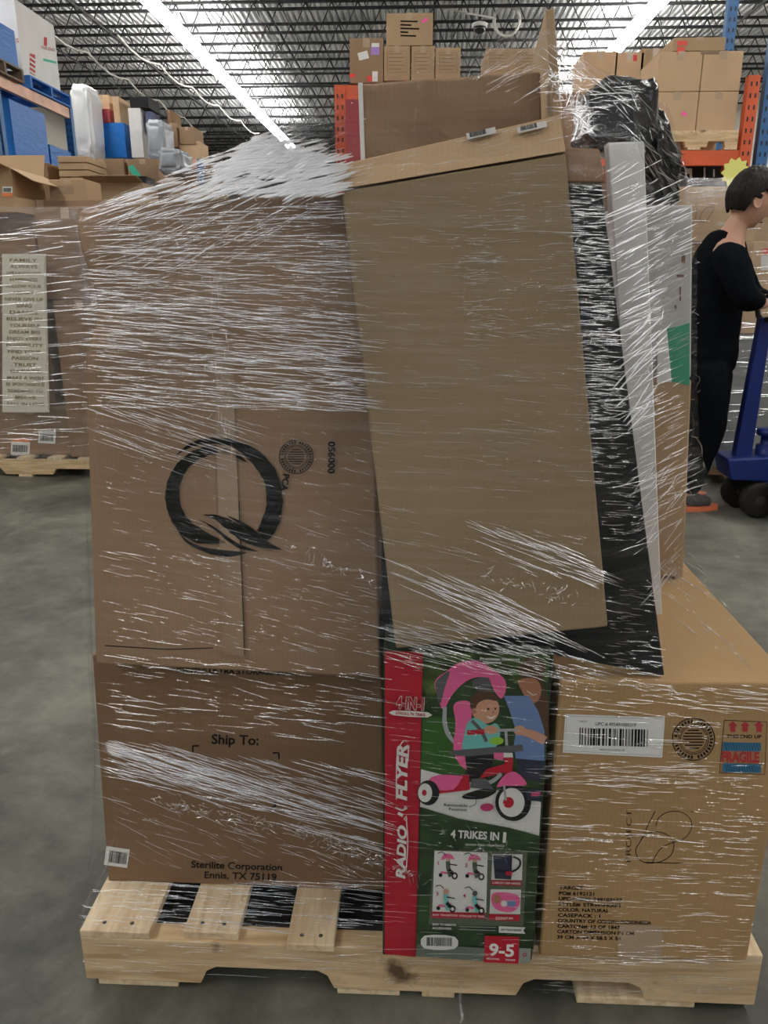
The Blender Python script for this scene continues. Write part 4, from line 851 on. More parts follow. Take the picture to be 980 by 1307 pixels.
facebox('side_tan_carton', 'tan carton between the bright one and the block of four', 819, 62, 850, 120, 7.6, .5, K2)
facebox('lit_carton', 'tan carton directly under the end of the right strip light', 745, 66, 785, 120, 7.6, .5, K5)
bx('rack_base_carton', 'tall brown carton beneath the bright tan cartons behind the right rack', 1.2, 2.6, 7.5, 8.4, 0, PY(800, 120, 7.6).z-.003, K1)
root, pl, _ = facebox('rack_shade_box', 'black box added as the unlit dark space under the orange beam', 862, 212, 928, 252, 6.6, .5, BLACK, tape=False)  # black box added to stand for the unlit rack interior
m_ = MB(); rect(m_, pl, 874, 215, 883, 227, WHITE); rect(m_, pl, 876, 222, 880, 228, BLACK, k=.001); rect(m_, pl, 898, 214, 900, 228, WHITE); rect(m_, pl, 910, 216, 912, 226, GREYC); m_.build('paper_label', root, fix=False)
bx('rack_shelf_load', 'dark brown carton on the lower level of the right orange rack', 1.1, 2.25, 6.25, 7.1, 1.105, 1.72, K3)

# --- wrapped load behind the person
small_pallet('pine pallet behind the person under silver wrapped goods', 1.62, 2.52, 4.86, 5.95, 0)
lump('wrapped_drum', 'silver film-wrapped drum behind the person', (1.86, 5.45, .53), (.23, .34, .385), SILVER, .012, 3, 'drum', sq=.45)
lump('wrapped_drum', 'silver film-wrapped drum right of the first, behind the jack handle', (2.31, 5.45, .53), (.17, .34, .385), SILVER, .012, 3, 'drum', sq=.45)
bx('drum_top_carton', 'brown carton on top of the silver drums behind the person', 1.45, 2.5, 4.98, 5.7, .935, 1.46, K3)
root, pl, _ = bx('number_carton', 'brown carton with handwritten 10 behind the person', 1.40, 1.98, 4.95, 5.5, 1.465, 1.77, K2)
m_ = MB(); stroke(m_, pl, [(889, 266), (887, 281)], 1.2, GF); stroke(m_, pl, cr([(911, 264, 1.2), (900, 266, 1.2), (893, 278, 1.5), (897, 284, 1.5), (906, 276, 1.4), (912, 264, 1.2)], 5), 1.3, GF, smooth=0); m_.build('handwriting', root, fix=False)
bx('right_edge_carton', 'brown carton behind the head of the person at the right edge', 2.0, 2.5, 5.2, 5.7, 1.465, 1.72, K2)
a_, b_ = PY(962, 308, 4.8), PY(978, 352, 4.8)
root, pl, _ = bx('small_tan_carton', 'small tan carton with red and white labels in front of the person', a_.x, a_.x+.3, 4.8, 4.96, .94, a_.z, K5)
m_ = MB(); rect(m_, pl, 974, 317, 986, 325, REDT); rect(m_, pl, 971, 326, 980, 345, WHITE); m_.build('label', root, fix=False)
bx('silver_wrapped_box', 'silver film-wrapped box below the small tan carton', a_.x-.25, a_.x+.45, 4.72, 4.97, .135, .935, SILVER, tape=False, bevel=.02)
mb = MB(); c = PY(939, 232, 5.0); N_ = 22; vs = []
for k in (0, 1):
    for i in range(N_): an = 2*PI*i/N_; r_ = (.085 if i % 2 else .065)*(1 if k == 0 else .9); vs.append((c.x+r_*math.cos(an), 5.02+.03*k, 1.855-.0+r_*math.sin(an)))
mb.add(vs, [tuple(range(N_)), tuple(range(N_, 2*N_))[::-1]]+[(i, (i+1) % N_, N_+(i+1) % N_, N_+i) for i in range(N_)], YEL); o = mb.build('paper_rosette'); props(o, 'yellow zigzag-edged paper rosette on the carton behind the head of the person', 'paper decoration')
film_box('load_film', 'clear stretch film round the load behind the person', 1.37, 4.68, .132, 2.56, 5.98, 1.79, n=280, seed=9, wd=.003)

# --- ceiling bits
c = PZ(612, 36, 6.55)
dm = empty('security_camera', c, 'white dome security camera under the roof near the load peak', 'camera')
mb = MB(); mb.lathe(c+Vector((0, 0, .02)), (0, 0, 1), [(0, .17), (.06, .18), (.09, .12)], WHITE, 20); mb.build('housing', dm)
mb = MB(); mb.lathe(c+Vector((0, 0, .02)), (0, 0, -1), [(0, .14), (.06, .125), (.11, .08), (.13, .02)], BAG, 20); mb.build('dome', dm)
mb = MB(); mb.tube([c+Vector((0, 0, .1)), c+Vector((0, 0, .8))], .02, BLKMETAL); mb.build('stem', dm)
c = PZ(647, 26, 6.5)
mb = MB()
for k in range(3): e = [(c.x+.26*math.cos(t*PI/12)*(1+.05*k), c.y+.03*k, c.z+.30*math.sin(t*PI/12)*(1-.05*k)) for t in range(25)]; mb.tube(e, .025, CABLE, n=6, cap=False)
mb.tube([(c.x-.28, c.y, c.z+.05), (c.x-.9, c.y, c.z+.15), (c.x-1.4, c.y+.05, c.z+.28)], .02, CABLE, n=6)
mb.tube([(c.x, c.y, c.z+.3), (c.x+.02, c.y, 7.36)], .012, CABLE, n=6)
o = mb.build('cable_coil'); props(o, 'white coiled cable hanging from the roof joists', 'cable')
for i, (p, q) in enumerate((((45, 22), (262, 168)), ((150, 45), (330, 170)))):
    A, B = PZ(*p, 6.63), PZ(*q, 6.63); mb = MB(); mb.tube([A.lerp(B, t/20)+Vector((0, 0, -.16*abs(math.sin(t/20*PI*5)))) for t in range(21)], .028, CABLE, n=6)
    o = mb.build('ceiling_cable'); props(o, ['white cable looping along the roof, the left one', 'white cable looping along the roof, nearer the left strip light'][i], 'cable')

# ============================================================ PERSON
def skin_obj(name, pts, edges, m, root=0, sub=2, parent=None, smooth=True, voxel=0):
    me = bpy.data.meshes.new(name); me.from_pydata([p[0] for p in pts], edges, []); o = bpy.data.objects.new(name, me); C.objects.link(o)
    o.modifiers.new('skin', 'SKIN').use_smooth_shade = True
    if not me.skin_vertices: me.skin_vertices.new()
    for i, p in enumerate(pts):
        r_ = p[1] if isinstance(p[1], tuple) else (p[1], p[1]); me.skin_vertices[0].data[i].radius = r_; me.skin_vertices[0].data[i].use_root = (i == root)
    s_ = o.modifiers.new('sub', 'SUBSURF'); s_.levels = sub; s_.render_levels = sub
    return o
def bake(objs, name, m, voxel=None, parent=None, smooth=4):
    dg = bpy.context.evaluated_depsgraph_get(); bm = bmesh.new()
    for o in objs:
        me = bpy.data.meshes.new_from_object(o.evaluated_get(dg)); me.transform(o.matrix_world); bm.from_mesh(me); bpy.data.meshes.remove(me)
    for o in objs: bpy.data.objects.remove(o)
    me = bpy.data.meshes.new(name); bm.to_mesh(me); bm.free(); me.materials.clear(); me.materials.append(m); o = bpy.data.objects.new(name, me); C.objects.link(o)
    if voxel:
        r_ = o.modifiers.new('r', 'REMESH'); r_.mode = 'VOXEL'; r_.voxel_size = voxel; r_.use_smooth_shade = True
        if smooth: q = o.modifiers.new('s', 'SMOOTH'); q.iterations = smooth; q.factor = .5
    for p in me.polygons: p.use_smooth = True; p.material_index = 0
    if parent: o.parent = parent; o.matrix_parent_inverse = parent.matrix_basis.inverted()
    return o
PYN = 4.28
pr = empty('person', (PY(895, 645, PYN).x, PYN, 0), 'person in a black sweater and trousers pulling a blue pallet jack, head bowed', 'person')
J = lambda x, y, Y: PY(x, y, Y)
# body joints (the person faces to the right and a little away)
pel = J(903, 478, 4.30); wst = J(905, 432, 4.30); chs = J(915, 365, 4.28); sho = J(924, 318, 4.28); nk0 = J(934, 297, 4.28); nk1 = J(944, 281, 4.27); hd = J(955, 258, 4.26)
sR = J(932, 325, 4.12); eR = J(952, 385, 4.06); wR = J(981, 388, 4.10); sL = J(928, 318, 4.46); eL = J(958, 380, 4.52); wL = J(985, 384, 4.30)
hR = J(905, 492, 4.20); kR = J(906, 550, 4.20); aR = J(877, 630, 4.24); tR = J(889, 645, 4.22)
hL = J(899, 490, 4.42); kL = J(888, 556, 4.46); aL = J(862, 622, 4.50); tL = J(874, 632, 4.50)
aR.z = .10; aL.z = .10; tR.z = .035; tL.z = .035
pts = [(pel, (.08, .08)), (wst, (.09, .09)), (chs, (.15, .12)), (sho, (.11, .09)), (nk0, .062), (nk1, .056), (hd+Vector((0, 0, -.02)), .06),
       (sR, .062), (eR, .045), (wR, .03), (sL, .055), (eL, .045), (wL, .03), (hR, .075), (kR, .06), (aR, .034), (aR.lerp(tR, .3), .02), (hL, .075), (kL, .06), (aL, .034), (aL.lerp(tL, .3), .02)]
ed = [(0, 1), (1, 2), (2, 3), (3, 4), (4, 5), (5, 6), (3, 7), (7, 8), (8, 9), (3, 10), (10, 11), (11, 12), (0, 13), (13, 14), (14, 15), (15, 16), (0, 17), (17, 18), (18, 19), (19, 20)]
body = skin_obj('b', pts, ed, SKIN)
# head: profile looking right (+X), slightly down and away
fx = Vector((math.cos(.22), math.sin(.22), 0)); fy = Vector((-fx.y, fx.x, 0)); 
Rh = Matrix((fx, fy, Vector((0, 0, 1)))).transposed() @ Matrix.Rotation(.42, 3, 'Y')
def head_mesh():
    bm = bmesh.new(); bmesh.ops.create_uvsphere(bm, u_segments=48, v_segments=36, radius=1)
    for v in bm.verts:
        x, y, z_ = v.co; q = Vector((x*.098, y*.076, z_*.118))
        if z_ < 0: q.x += .016*(-z_); q.y *= 1-.28*(-z_)**1.2; q.x *= 1-.10*(-z_)
        if x < 0 and z_ < -.1: q.x *= 1-.45*min(1, (-z_-.1)*1.3)     # nape
        if x > .6 and abs(y) < .5:
            g = lambda c_, s_: math.exp(-((z_-c_)/s_)**2)*math.exp(-(y/.16)**2)
            q.x += .024*g(-.16, .10)+.010*g(-.04, .10)+.010*g(-.47, .09)+.006*g(-.36, .03)+.012*g(-.80, .14)*1+.006*math.exp(-((z_-.18)/.1)**2)
            q.x -= .009*math.exp(-((z_-.02)/.09)**2)*(math.exp(-((abs(y)-.3)/.12)**2))+.004*g(-.41, .03)
        v.co = q
    return bm
bm = head_mesh(); me = bpy.data.meshes.new('h'); bm.to_mesh(me); bm.free(); ho = bpy.data.objects.new('h', me); C.objects.link(ho); HC = hd+Vector((.005, 0, .012)); Rh = Rh @ Matrix.Scale(1.17, 3); ho.matrix_world = Matrix.Translation(HC) @ Rh.to_4x4()
ears = []
for sy in (-1, 1):
    e = [((Rh @ Vector((.0+.020*math.cos(t)-.004, sy*(.076+.008*abs(math.sin(t))), -.015+.032*math.sin(t))))+HC) for t in [k*PI/5-PI/2 for k in range(10)]]
    mb = MB(); mb.tube(e+[e[0]], .006, SKIN, n=6); mb.tube([HC+Rh @ Vector((-.002, sy*.070, -.035)), HC+Rh @ Vector((-.006, sy*.076, 0))], .014, SKIN, n=8); ears.append(mb.build('e'))
def hand(w_, d, up, side, curl=.9):
    """five-fingered hand gripping a bar: w_ wrist, d direction, up = back of the hand, side = towards thumb"""
    P = [(w_, .026), (w_+d*.045, (.032, .018)), (w_+d*.085, (.036, .016))]; E_ = [(0, 1), (1, 2)]; out = [skin_obj('hh', P, E_, SKIN)]
    for i, L_ in enumerate((.072, .080, .074, .058)):
        b = w_+d*.08+side*(.030-.020*i); p = [b-d*.01]; a = .2
        for k, f in enumerate((.45, .32, .23)): a += curl*.75; p.append(p[-1]+(d*math.cos(a)-up*math.sin(a))*L_*f+(d*.01 if k == 0 else Vector()))
        out.append(skin_obj('f', [(q, .0088-.001*k) for k, q in enumerate(p)], [(0, 1), (1, 2), (2, 3)], SKIN, sub=1))
    b = w_+d*.03+side*.025; out.append(skin_obj('t', [(b, .012), (b+side*.022+d*.025-up*.012, .010), (b+side*.018+d*.052-up*.03, .009), (b+side*.006+d*.062-up*.046, .008)], [(0, 1), (1, 2), (2, 3)], SKIN, sub=1))
    return out
dR = (wR-eR).normalized(); hands = hand(wR, (dR+Vector((.3, 0, -.1))).normalized(), Vector((0, 0, 1)), Vector((0, 1, 0)))
dL = (wL-eL).normalized(); hands += hand(wL, (dL+Vector((.5, 0, -.1))).normalized(), Vector((0, 0, 1)), Vector((0, -1, 0)))
bpy.context.view_layer.update()
bd = bake([body, ho]+ears+hands, 'body', SKIN, voxel=.0055, parent=pr, smooth=3)
# hair
bm = bmesh.new(); bmesh.ops.create_icosphere(bm, subdivisions=5, radius=1)
for v in list(bm.verts):
    x, y, z_ = v.co; t = 1.10+.10*max(0, z_)+.05*max(0, x)*max(0, z_)+.035*noise.noise(v.co*5)+.03*noise.noise(v.co*11)
    q = Vector((x*.098, y*.078, z_*.118))*t
    if x < 0 and z_ < -.1: q.x *= 1-.40*min(1, (-z_-.1)*1.3)
    v.co = q
bmesh.ops.delete(bm, geom=[v for v in bm.verts if (v.co.z < (.062 if v.co.x > .055 else (.028 if v.co.x > -.0 else (-.015 if v.co.x > -.03 else -.078))))], context='VERTS')
for v in bm.verts: v.co = HC+Rh @ v.co
me = bpy.data.meshes.new('hair'); bm.to_mesh(me); bm.free(); me.materials.append(HAIR); o = bpy.data.objects.new('hair', me); C.objects.link(o); o.parent = pr; o.matrix_parent_inverse = pr.matrix_basis.inverted()
q = o.modifiers.new('s', 'SOLIDIFY'); q.thickness = .012; q.offset = -1
for p in me.polygons: p.use_smooth = True
# eyes, brows and lips
for sy in (-1, 1):
    mb = MB(); e = HC+Rh @ Vector((.083, sy*.030, .002)); mb.lathe(e-Rh @ Vector((.006, 0, 0)), Rh @ Vector((1, 0, 0)), [(0, .011), (.006, .009), (.009, .004)], EYEW, 14); mb.lathe(e+Rh @ Vector((.0005, 0, 0)), Rh @ Vector((1, 0, 0)), [(0, .0052), (.0035, .003)], INK, 12); mb.build('eye', pr)
    mb = MB(); mb.tube([HC+Rh @ Vector((.098, sy*.014, .022)), HC+Rh @ Vector((.094, sy*.032, .027)), HC+Rh @ Vector((.080, sy*.048, .020))], [.003, .0042, .002], HAIR, n=6); mb.build('eyebrow', pr)
mb = MB(); mb.tube([HC+Rh @ Vector((.090, -.024, -.058)), HC+Rh @ Vector((.103, 0, -.055)), HC+Rh @ Vector((.090, .024, -.058))], [.002, .005, .002], LIP, n=8); mb.build('lips', pr)
# clothes
def cloth(name, chains, m, fold=.01):
    o = bake([skin_obj(name, c_, [(i, i+1) for i in range(len(c_)-1)], m) for c_ in chains], name, m, voxel=.009, parent=pr, smooth=3)
    t = bpy.data.textures.new(name, 'CLOUDS'); t.noise_scale = .11; d = o.modifiers.new('d', 'DISPLACE'); d.texture = t; d.strength = fold; d.texture_coords = 'GLOBAL'; return o
bpy.context.view_layer.update()
hem = J(905, 493, 4.30)
AX = lambda p, r, q=None: (p, (r, q or r))
cloth('sweater', [[AX(hem, .150, .17), AX(wst+Vector((-.01, 0, 0)), .145, .16), AX(chs+Vector((-.012, 0, 0)), .15, .18), AX(sho+Vector((-.015, 0, 0)), .12, .14), AX(nk0+Vector((-.004, 0, .022)), .078)],
      [AX(sho+Vector((0, -.04, -.03)), .09), AX(sR, .09), AX(eR, .072), AX(eR.lerp(wR, .8), .052)], [AX(sho+Vector((0, .04, -.03)), .09), AX(sL+Vector((.02, -.03, -.03)), .08), AX(eL, .072), AX(eL.lerp(wL, .8), .052)]], SWEATER, fold=.02)
cloth('trousers', [[AX(pel+Vector((0, -.03, .10)), .125), AX(hR, .125), AX(hR.lerp(kR, .5), .105), AX(kR, .088), AX(kR.lerp(aR, .5), .074), AX(aR+Vector((0, 0, -.01)), .066)],
      [AX(pel+Vector((0, .03, .10)), .125), AX(hL, .125), AX(hL.lerp(kL, .5), .105), AX(kL, .088), AX(kL.lerp(aL, .5), .074), AX(aL+Vector((0, 0, -.01)), .066)]], PANTS, fold=.018)
for a_, t_ in ((aR, tR), (aL, tL)):
    d = Vector((1, .25, 0)).normalized(); b = Vector((a_.x, a_.y, 0)); sd = Vector((-d.y, d.x, 0))
    bpy.context.view_layer.update()
    sh = bake([skin_obj('s', [(b+Vector((0, 0, .095)), .048), (b-d*.03+Vector((0, 0, .055)), .04), (b+d*.06+Vector((0, 0, .055)), .042), (b+d*.15+Vector((0, 0, .045)), (.042, .03))], [(0, 1), (0, 2), (2, 3)], SHOE)], 'shoe', SHOE, voxel=.006, parent=pr)
    mb = MB(); out = [(-.075, .025), (-.085, 0), (-.075, -.025), (0, -.04), (.10, -.047), (.18, -.035), (.205, 0), (.18, .035), (.10, .047), (0, .04)]
    n = len(out); vs = [b+d*x+sd*y+Vector((0, 0, z_)) for z_ in (.001, .026) for x, y in out]
    mb.add(vs, [tuple(range(n)), tuple(range(n, 2*n))[::-1]]+[(i, (i+1) % n, n+(i+1) % n, n+i) for i in range(n)], SOLE); so = mb.build('sole', pr); so['label'] = 'orange shoe sole'

# ============================================================ PALLET JACK
jk = empty('pallet_jack', (PZ(960, 655, 0).x, 4.2, 0), 'blue pallet jack with dark steering wheels held by the person at the right', 'pallet jack')
def part(mb, n, **k): return mb.build(n, jk, **k)
B0 = PY(944, 592, 4.22); B1 = PY(976, 405, 4.22)
mb = MB(); dxy = (B1-B0).normalized(); sdv = Vector((.042, 0, 0)); th = Vector((0, .03, 0))
mb.hexa([B1-sdv*.7-th, B1+sdv*.7-th, B0+sdv*1.1-th, B0-sdv*1.1-th], [B1-sdv*.7+th, B1+sdv*.7+th, B0+sdv*1.1+th, B0-sdv*1.1+th], JACKB); part(mb, 'handle_column', bevel=.006)
mb = MB(); h = PY(982, 392, 4.22); e = []
for t in range(17): an = PI+PI*2*t/16; e.append(h+Vector((.03*math.sin(an)*0+.05*math.cos(an)*.4, .13*math.sin(an), .065*math.cos(an))))
mb.tube(e, .014, RUBBER, n=8, cap=False); part(mb, 'handle_loop')
cx = PZ(962, 655, 0).x
a_ = PY(926, 585, 4.15); b_ = PY(985, 612, 4.15)
mb = MB(); mb.hexa([(a_.x, 4.12, a_.z), (b_.x+.06, 4.12, a_.z+.02), (b_.x+.06, 4.12, b_.z-.01), (a_.x+.035, 4.12, b_.z)], [(a_.x, 4.34, a_.z), (b_.x+.06, 4.34, a_.z+.02), (b_.x+.06, 4.34, b_.z-.01), (a_.x+.035, 4.34, b_.z)], JACKB); part(mb, 'base', bevel=.01)
c = PY(978, 585, 4.2)
mb = MB(); mb.lathe((c.x, 4.22, c.z-.05), (0, 0, 1), [(0, .055), (.12, .055), (.125, .035), (.17, .035), (.175, .06), (.21, .06)], JACKB, 20); part(mb, 'pump')
for k, (wx_, wy, r_) in enumerate(((968, 4.13, .098), (942, 4.33, .098))):
    p = PY(wx_, 637, wy); ax = Vector((-.08, .1, 0)).normalized()*.0+Vector((0, 1, 0))
    mb = MB(); mb.lathe((p.x, wy-.03, r_), (0, 1, 0), [(0, r_*.70), (0, r_*.92), (.008, r_), (.052, r_), (.06, r_*.92), (.06, r_*.7)], RUBBER, 36); wo = part(mb, 'wheel')
    mb = MB(); mb.lathe((p.x, wy-.034, r_), (0, 1, 0), [(0, .012), (0, .02), (.006, .03), (.008, r_*.72), (.060, r_*.72)], HUB, 24); mb.build('hub', wo)
for yy in (3.98, 4.36):
    mb = MB(); mb.box((b_.x+.06, yy, .055), (b_.x+1.2, yy+.15, .10), JACKB); mb.box((b_.x+.0, yy, .055), (b_.x+.07, yy+.15, .30), JACKB); part(mb, 'fork', bevel=.006)
    mb = MB(); mb.lathe((b_.x+1.05, yy+.03, .035), (0, 1, 0), [(0, .034), (.09, .034)], RUBBER, 16); part(mb, 'load_roller')
mb = MB(); mb.box((b_.x+.0, 3.98, .2), (b_.x+.07, 4.51, .30), JACKB); part(mb, 'fork_yoke')


# ============================================================ STRETCH FILM round the whole load
def seg(a, b): return (Vector(a), Vector(b))
VS = [seg(QF[0]+Vector((0, 0, -.005)), PEAK), seg(QB[0], PEAK+Vector((0, .28, 0))), seg(PEAK, P2), seg(P2, P3), seg(P3, P4), seg(PEAK+Vector((0, .28, 0)), P3+Vector((0, .3, 0))), seg(P4, P4+Vector((.0, .35, 0))),
      seg(QB[0], (-.1, 1.8, 1.55)), seg((-.1, 1.8, 1.55), PEAK+Vector((0, .28, 0)))]
# film pulled down from the right stack to the corner of the project carton
fl = [PY(880, 600, 1.5), PY(872, 690, 1.45), PY(905, 745, 1.35), PY(945, 800, 1.25), Vector((.582, 1.12, .668))]
for a_, b_ in zip(fl[:-1], fl[1:]): VS.append((a_, b_))
fb = [PY(880, 600, 1.5)+Vector((0, .35, 0)), Vector((.57, 1.8, .80)), Vector((.585, 1.72, .668))]
for a_, b_ in zip(fb[:-1], fb[1:]): VS.append((a_, b_))
def convex2(P):
    P = sorted(set((round(p[0], 5), round(p[1], 5)) for p in P))
    if len(P) < 3: return P
    def half(Q):
        h = []
        for p in Q:
            while len(h) > 1 and (h[-1][0]-h[-2][0])*(p[1]-h[-2][1])-(h[-1][1]-h[-2][1])*(p[0]-h[-2][0]) <= 0: h.pop()
            h.append(p)
        return h
    a_ = half(P); b_ = half(P[::-1]); return a_[:-1]+b_[:-1]
HE = [(0, 1), (1, 2), (2, 3), (3, 0), (4, 5), (5, 6), (6, 7), (7, 4), (0, 4), (1, 5), (2, 6), (3, 7)]
ZT = PEAK.z; ZB = .03; NZ = 132; NT = 480; CX, CY = .02, 1.50
def slice_pts(z_):
    P = []
    for H in PILE:
        for i, j in HE:
            a_, b_ = H[i], H[j]
            if (a_.z-z_)*(b_.z-z_) <= 0 and abs(a_.z-b_.z) > 1e-6: t = (z_-a_.z)/(b_.z-a_.z); P.append(a_.lerp(b_, t)[:2])
            elif abs(a_.z-z_) < .004: P.append(a_[:2])
    for a_, b_ in VS:
        if (a_.z-z_)*(b_.z-z_) <= 0 and abs(a_.z-b_.z) > 1e-6: t = (z_-a_.z)/(b_.z-a_.z); P.append(a_.lerp(b_, t)[:2])
    return P
RAD = []
for j in range(NZ+1):
    z_ = ZB+(ZT-.004-ZB)*j/NZ; hull = convex2(slice_pts(z_))
    # centre of this slice drifts towards the peak at the top so that every ray meets the outline
    ccx = sum(p[0] for p in hull)/len(hull); ccy = sum(p[1] for p in hull)/len(hull)
    row = []
    for k in range(NT):
        an = 2*PI*k/NT; dx, dy = math.cos(an), math.sin(an); best = 0
        n = len(hull)
        for i in range(n):
            ax, ay = hull[i][0]-CX, hull[i][1]-CY; bx_, by_ = hull[(i+1) % n][0]-CX, hull[(i+1) % n][1]-CY; ex, ey = bx_-ax, by_-ay
            den = dx*ey-dy*ex
            if abs(den) < 1e-9: continue
            t = (ax*ey-ay*ex)/den; u_ = (ax*dy-ay*dx)/den
            if t > 0 and -1e-6 <= u_ <= 1+1e-6 and t > best: best = t
        row.append(best)
    RAD.append((z_, row, hull))
# the top narrows to the peak: rows whose outline no longer surrounds the axis are dropped into the tent (built below)
JT = max(j for j in range(NZ+1) if min(RAD[j][1]) > .02)
# film is taut: it bridges hollows between rows
G = [[v+.007 for v in RAD[j][1]] for j in range(JT+1)]
for _ in range(2):
    for st in (10, 6, 3, 1):
        for j in range(st, JT+1-st):
            a_, b_, c_ = G[j-st], G[j], G[j+st]
            for k in range(NT):
                m__ = (a_[k]+c_[k])*.5
                if m__ > b_[k]: b_[k] = m__
        for j in range(JT-st, st-1, -1):
            a_, b_, c_ = G[j-st], G[j], G[j+st]
            for k in range(NT):
                m__ = (a_[k]+c_[k])*.5
                if m__ > b_[k]: b_[k] = m__
fv = []; ff = []
for j in range(JT+1):
    z_ = RAD[j][0]
    for k in range(NT):
        an = 2*PI*k/NT; r_ = G[j][k]+.0012*noise.noise(Vector((k*.05, z_*30, 1)))+(.004*max(0, noise.noise(Vector((k*.02, z_*9, 7)))))
        if z_ < .10: r_ -= .006*(1-z_/.10)
        fv.append(Vector((CX+math.cos(an)*r_, CY+math.sin(an)*r_, z_)))
ff = [(j*NT+k, j*NT+(k+1) % NT, (j+1)*NT+(k+1) % NT, (j+1)*NT+k) for j in range(JT) for k in range(NT)]
# closing tent from the last ring up to the ridge line of the peak
print('film rows', JT, NZ, RAD[JT][0])
ring = [fv[JT*NT+k] for k in range(NT)]; RA, RB = PEAK+Vector((0, -.006, 0)), PEAK+Vector((.02, .31, 0)); b0 = JT*NT; ST = 10; prev = list(range(b0, b0+NT))
tgt = []
for p in ring:
    t = max(0, min(1, (p-RA).dot(RB-RA)/(RB-RA).length_squared)); q = RA.lerp(RB, t)
    if p.x > .21 and p.z < P2.z+.2: pass
    tgt.append(q)
for s_ in range(1, ST+1):
    cur = []
    for k in range(NT): cur.append(len(fv)); t = s_/ST; fv.append(ring[k].lerp(tgt[k], t)+Vector((0, 0, -.012*math.sin(t*PI))))
    ff += [(prev[k], prev[(k+1) % NT], cur[(k+1) % NT], cur[k]) for k in range(NT)]; prev = cur
mb = MB(); mb.add(fv, ff, FILM, True)
BV = BVHTree.FromPolygons(fv, ff)
rr = random.Random(21)
def hit(x, y):
    d = ray(x, y).normalized(); h = BV.ray_cast(CAM, d)
    if h[0] is None: return None
    n = h[1] if h[1].dot(d) < 0 else -h[1]
    return h[0]+n*.0008, n
CLEAR = [(912, 912, 980, 992, .7), (718, 905, 940, 970, .55), (790, 1025, 890, 1108, .7), (705, 1125, 840, 1210, .6), (350, 555, 440, 640, .7), (240, 930, 360, 965, .7), (240, 1095, 360, 1125, .7), (205, 555, 365, 710, .6), (495, 880, 545, 920, .7), (570, 1060, 660, 1080, .6)]
def fold(x, y, ang, L_, w_, bend=0, seg_=None, m=None):
    for (a0, b0, a1, b1, pr_) in CLEAR:
        if a0 < x < a1 and b0 < y < b1 and rr.random() < pr_: return
    n = seg_ or max(3, int(L_/9)+2); c, s_ = math.cos(math.radians(ang)), math.sin(math.radians(ang)); P = []; N_ = []
    for i in range(n):
        t = (i/(n-1)-.5)*L_; o = bend*L_*((i/(n-1)-.5)**2-.08)+rr.uniform(-.15, .15)
        h = hit(x+t*c-o*s_, y+t*s_+o*c)
        if h is None: return
        if P and (h[0]-P[-1]).length > .09: return
        P.append(h[0]); N_.append(h[1])
    ridge(mb, P, N_, w_, m or FOLD)
def region(pts, cnt, ang, sp, Lr, wr=(.35, .8), bend=.03, m=None):
    """folds inside a quadrilateral of the film as the photo shows them: TL TR BR BL"""
    for _ in range(cnt):
        u, v = rr.random(), rr.random(); a_, b_, c_, d_ = pts
        x = (a_[0]*(1-u)+b_[0]*u)*(1-v)+(d_[0]*(1-u)+c_[0]*u)*v; y = (a_[1]*(1-u)+b_[1]*u)*(1-v)+(d_[1]*(1-u)+c_[1]*u)*v
        L_ = Lr[0]+(Lr[1]-Lr[0])*rr.random()**3.0
        aa = ang[0]+(ang[1]-ang[0])*v if isinstance(ang, tuple) else ang
        fold(x, y, rr.gauss(aa, sp*.62), L_, rr.uniform(*wr)*.00085, rr.gauss(0, bend), m=m)
def crinkle(x0, y0, x1, y1, cnt, L_=(4, 12), w_=(.4, .9)):
    for _ in range(cnt):
        t = rr.random(); fold(x0+(x1-x0)*t+rr.gauss(0, 5), y0+(y1-y0)*t+rr.gauss(0, 5), rr.uniform(-90, 90), rr.uniform(*L_), rr.uniform(*w_)*.001, rr.gauss(0, .5))
q4 = lambda x0, y0, x1, y1: ((x0, y0), (x1, y0), (x1, y1), (x0, y1))
region(((125, 285), (440, 255), (455, 400), (118, 400)), 640, (-2, 4), 4.5, (10, 100))
region(((118, 370), (455, 400), (468, 525), (125, 520)), 900, (5, 5), 3.5, (10, 100), (.4, .9))
region(((200, 262), (430, 250), (300, 330), (180, 340)), 60, -28, 6, (30, 120), (.3, .5))
region(((105, 300), (200, 280), (230, 370), (110, 390)), 40, -18, 6, (30, 110), (.25, .4))
region(((125, 515), (330, 540), (300, 600), (130, 570)), 130, 18, 4, (16, 90), (.4, .8))
region(((130, 590), (480, 540), (488, 700), (135, 720)), 170, 16, 5, (8, 40), (.3, .5))
region(((140, 700), (480, 720), (488, 835), (138, 822)), 230, 13, 5, (8, 50), (.3, .6))
region(((262, 340), (285, 340), (310, 600), (285, 600)), 60, 88, 5, (6, 30), (.3, .6))
crinkle(370, 700, 490, 745, 30)
region(((335, 170), (418, 205), (436, 252), (250, 248)), 420, -14, 9, (20, 80), (1.2, 3.4), m=GLARE_HAZE); region(((230, 215), (335, 175), (330, 255), (150, 262)), 110, -16, 7, (20, 100), (.8, 2.0), m=GLARE_HAZE)  # dense whitened folds stand in for the light's glare on the tent film
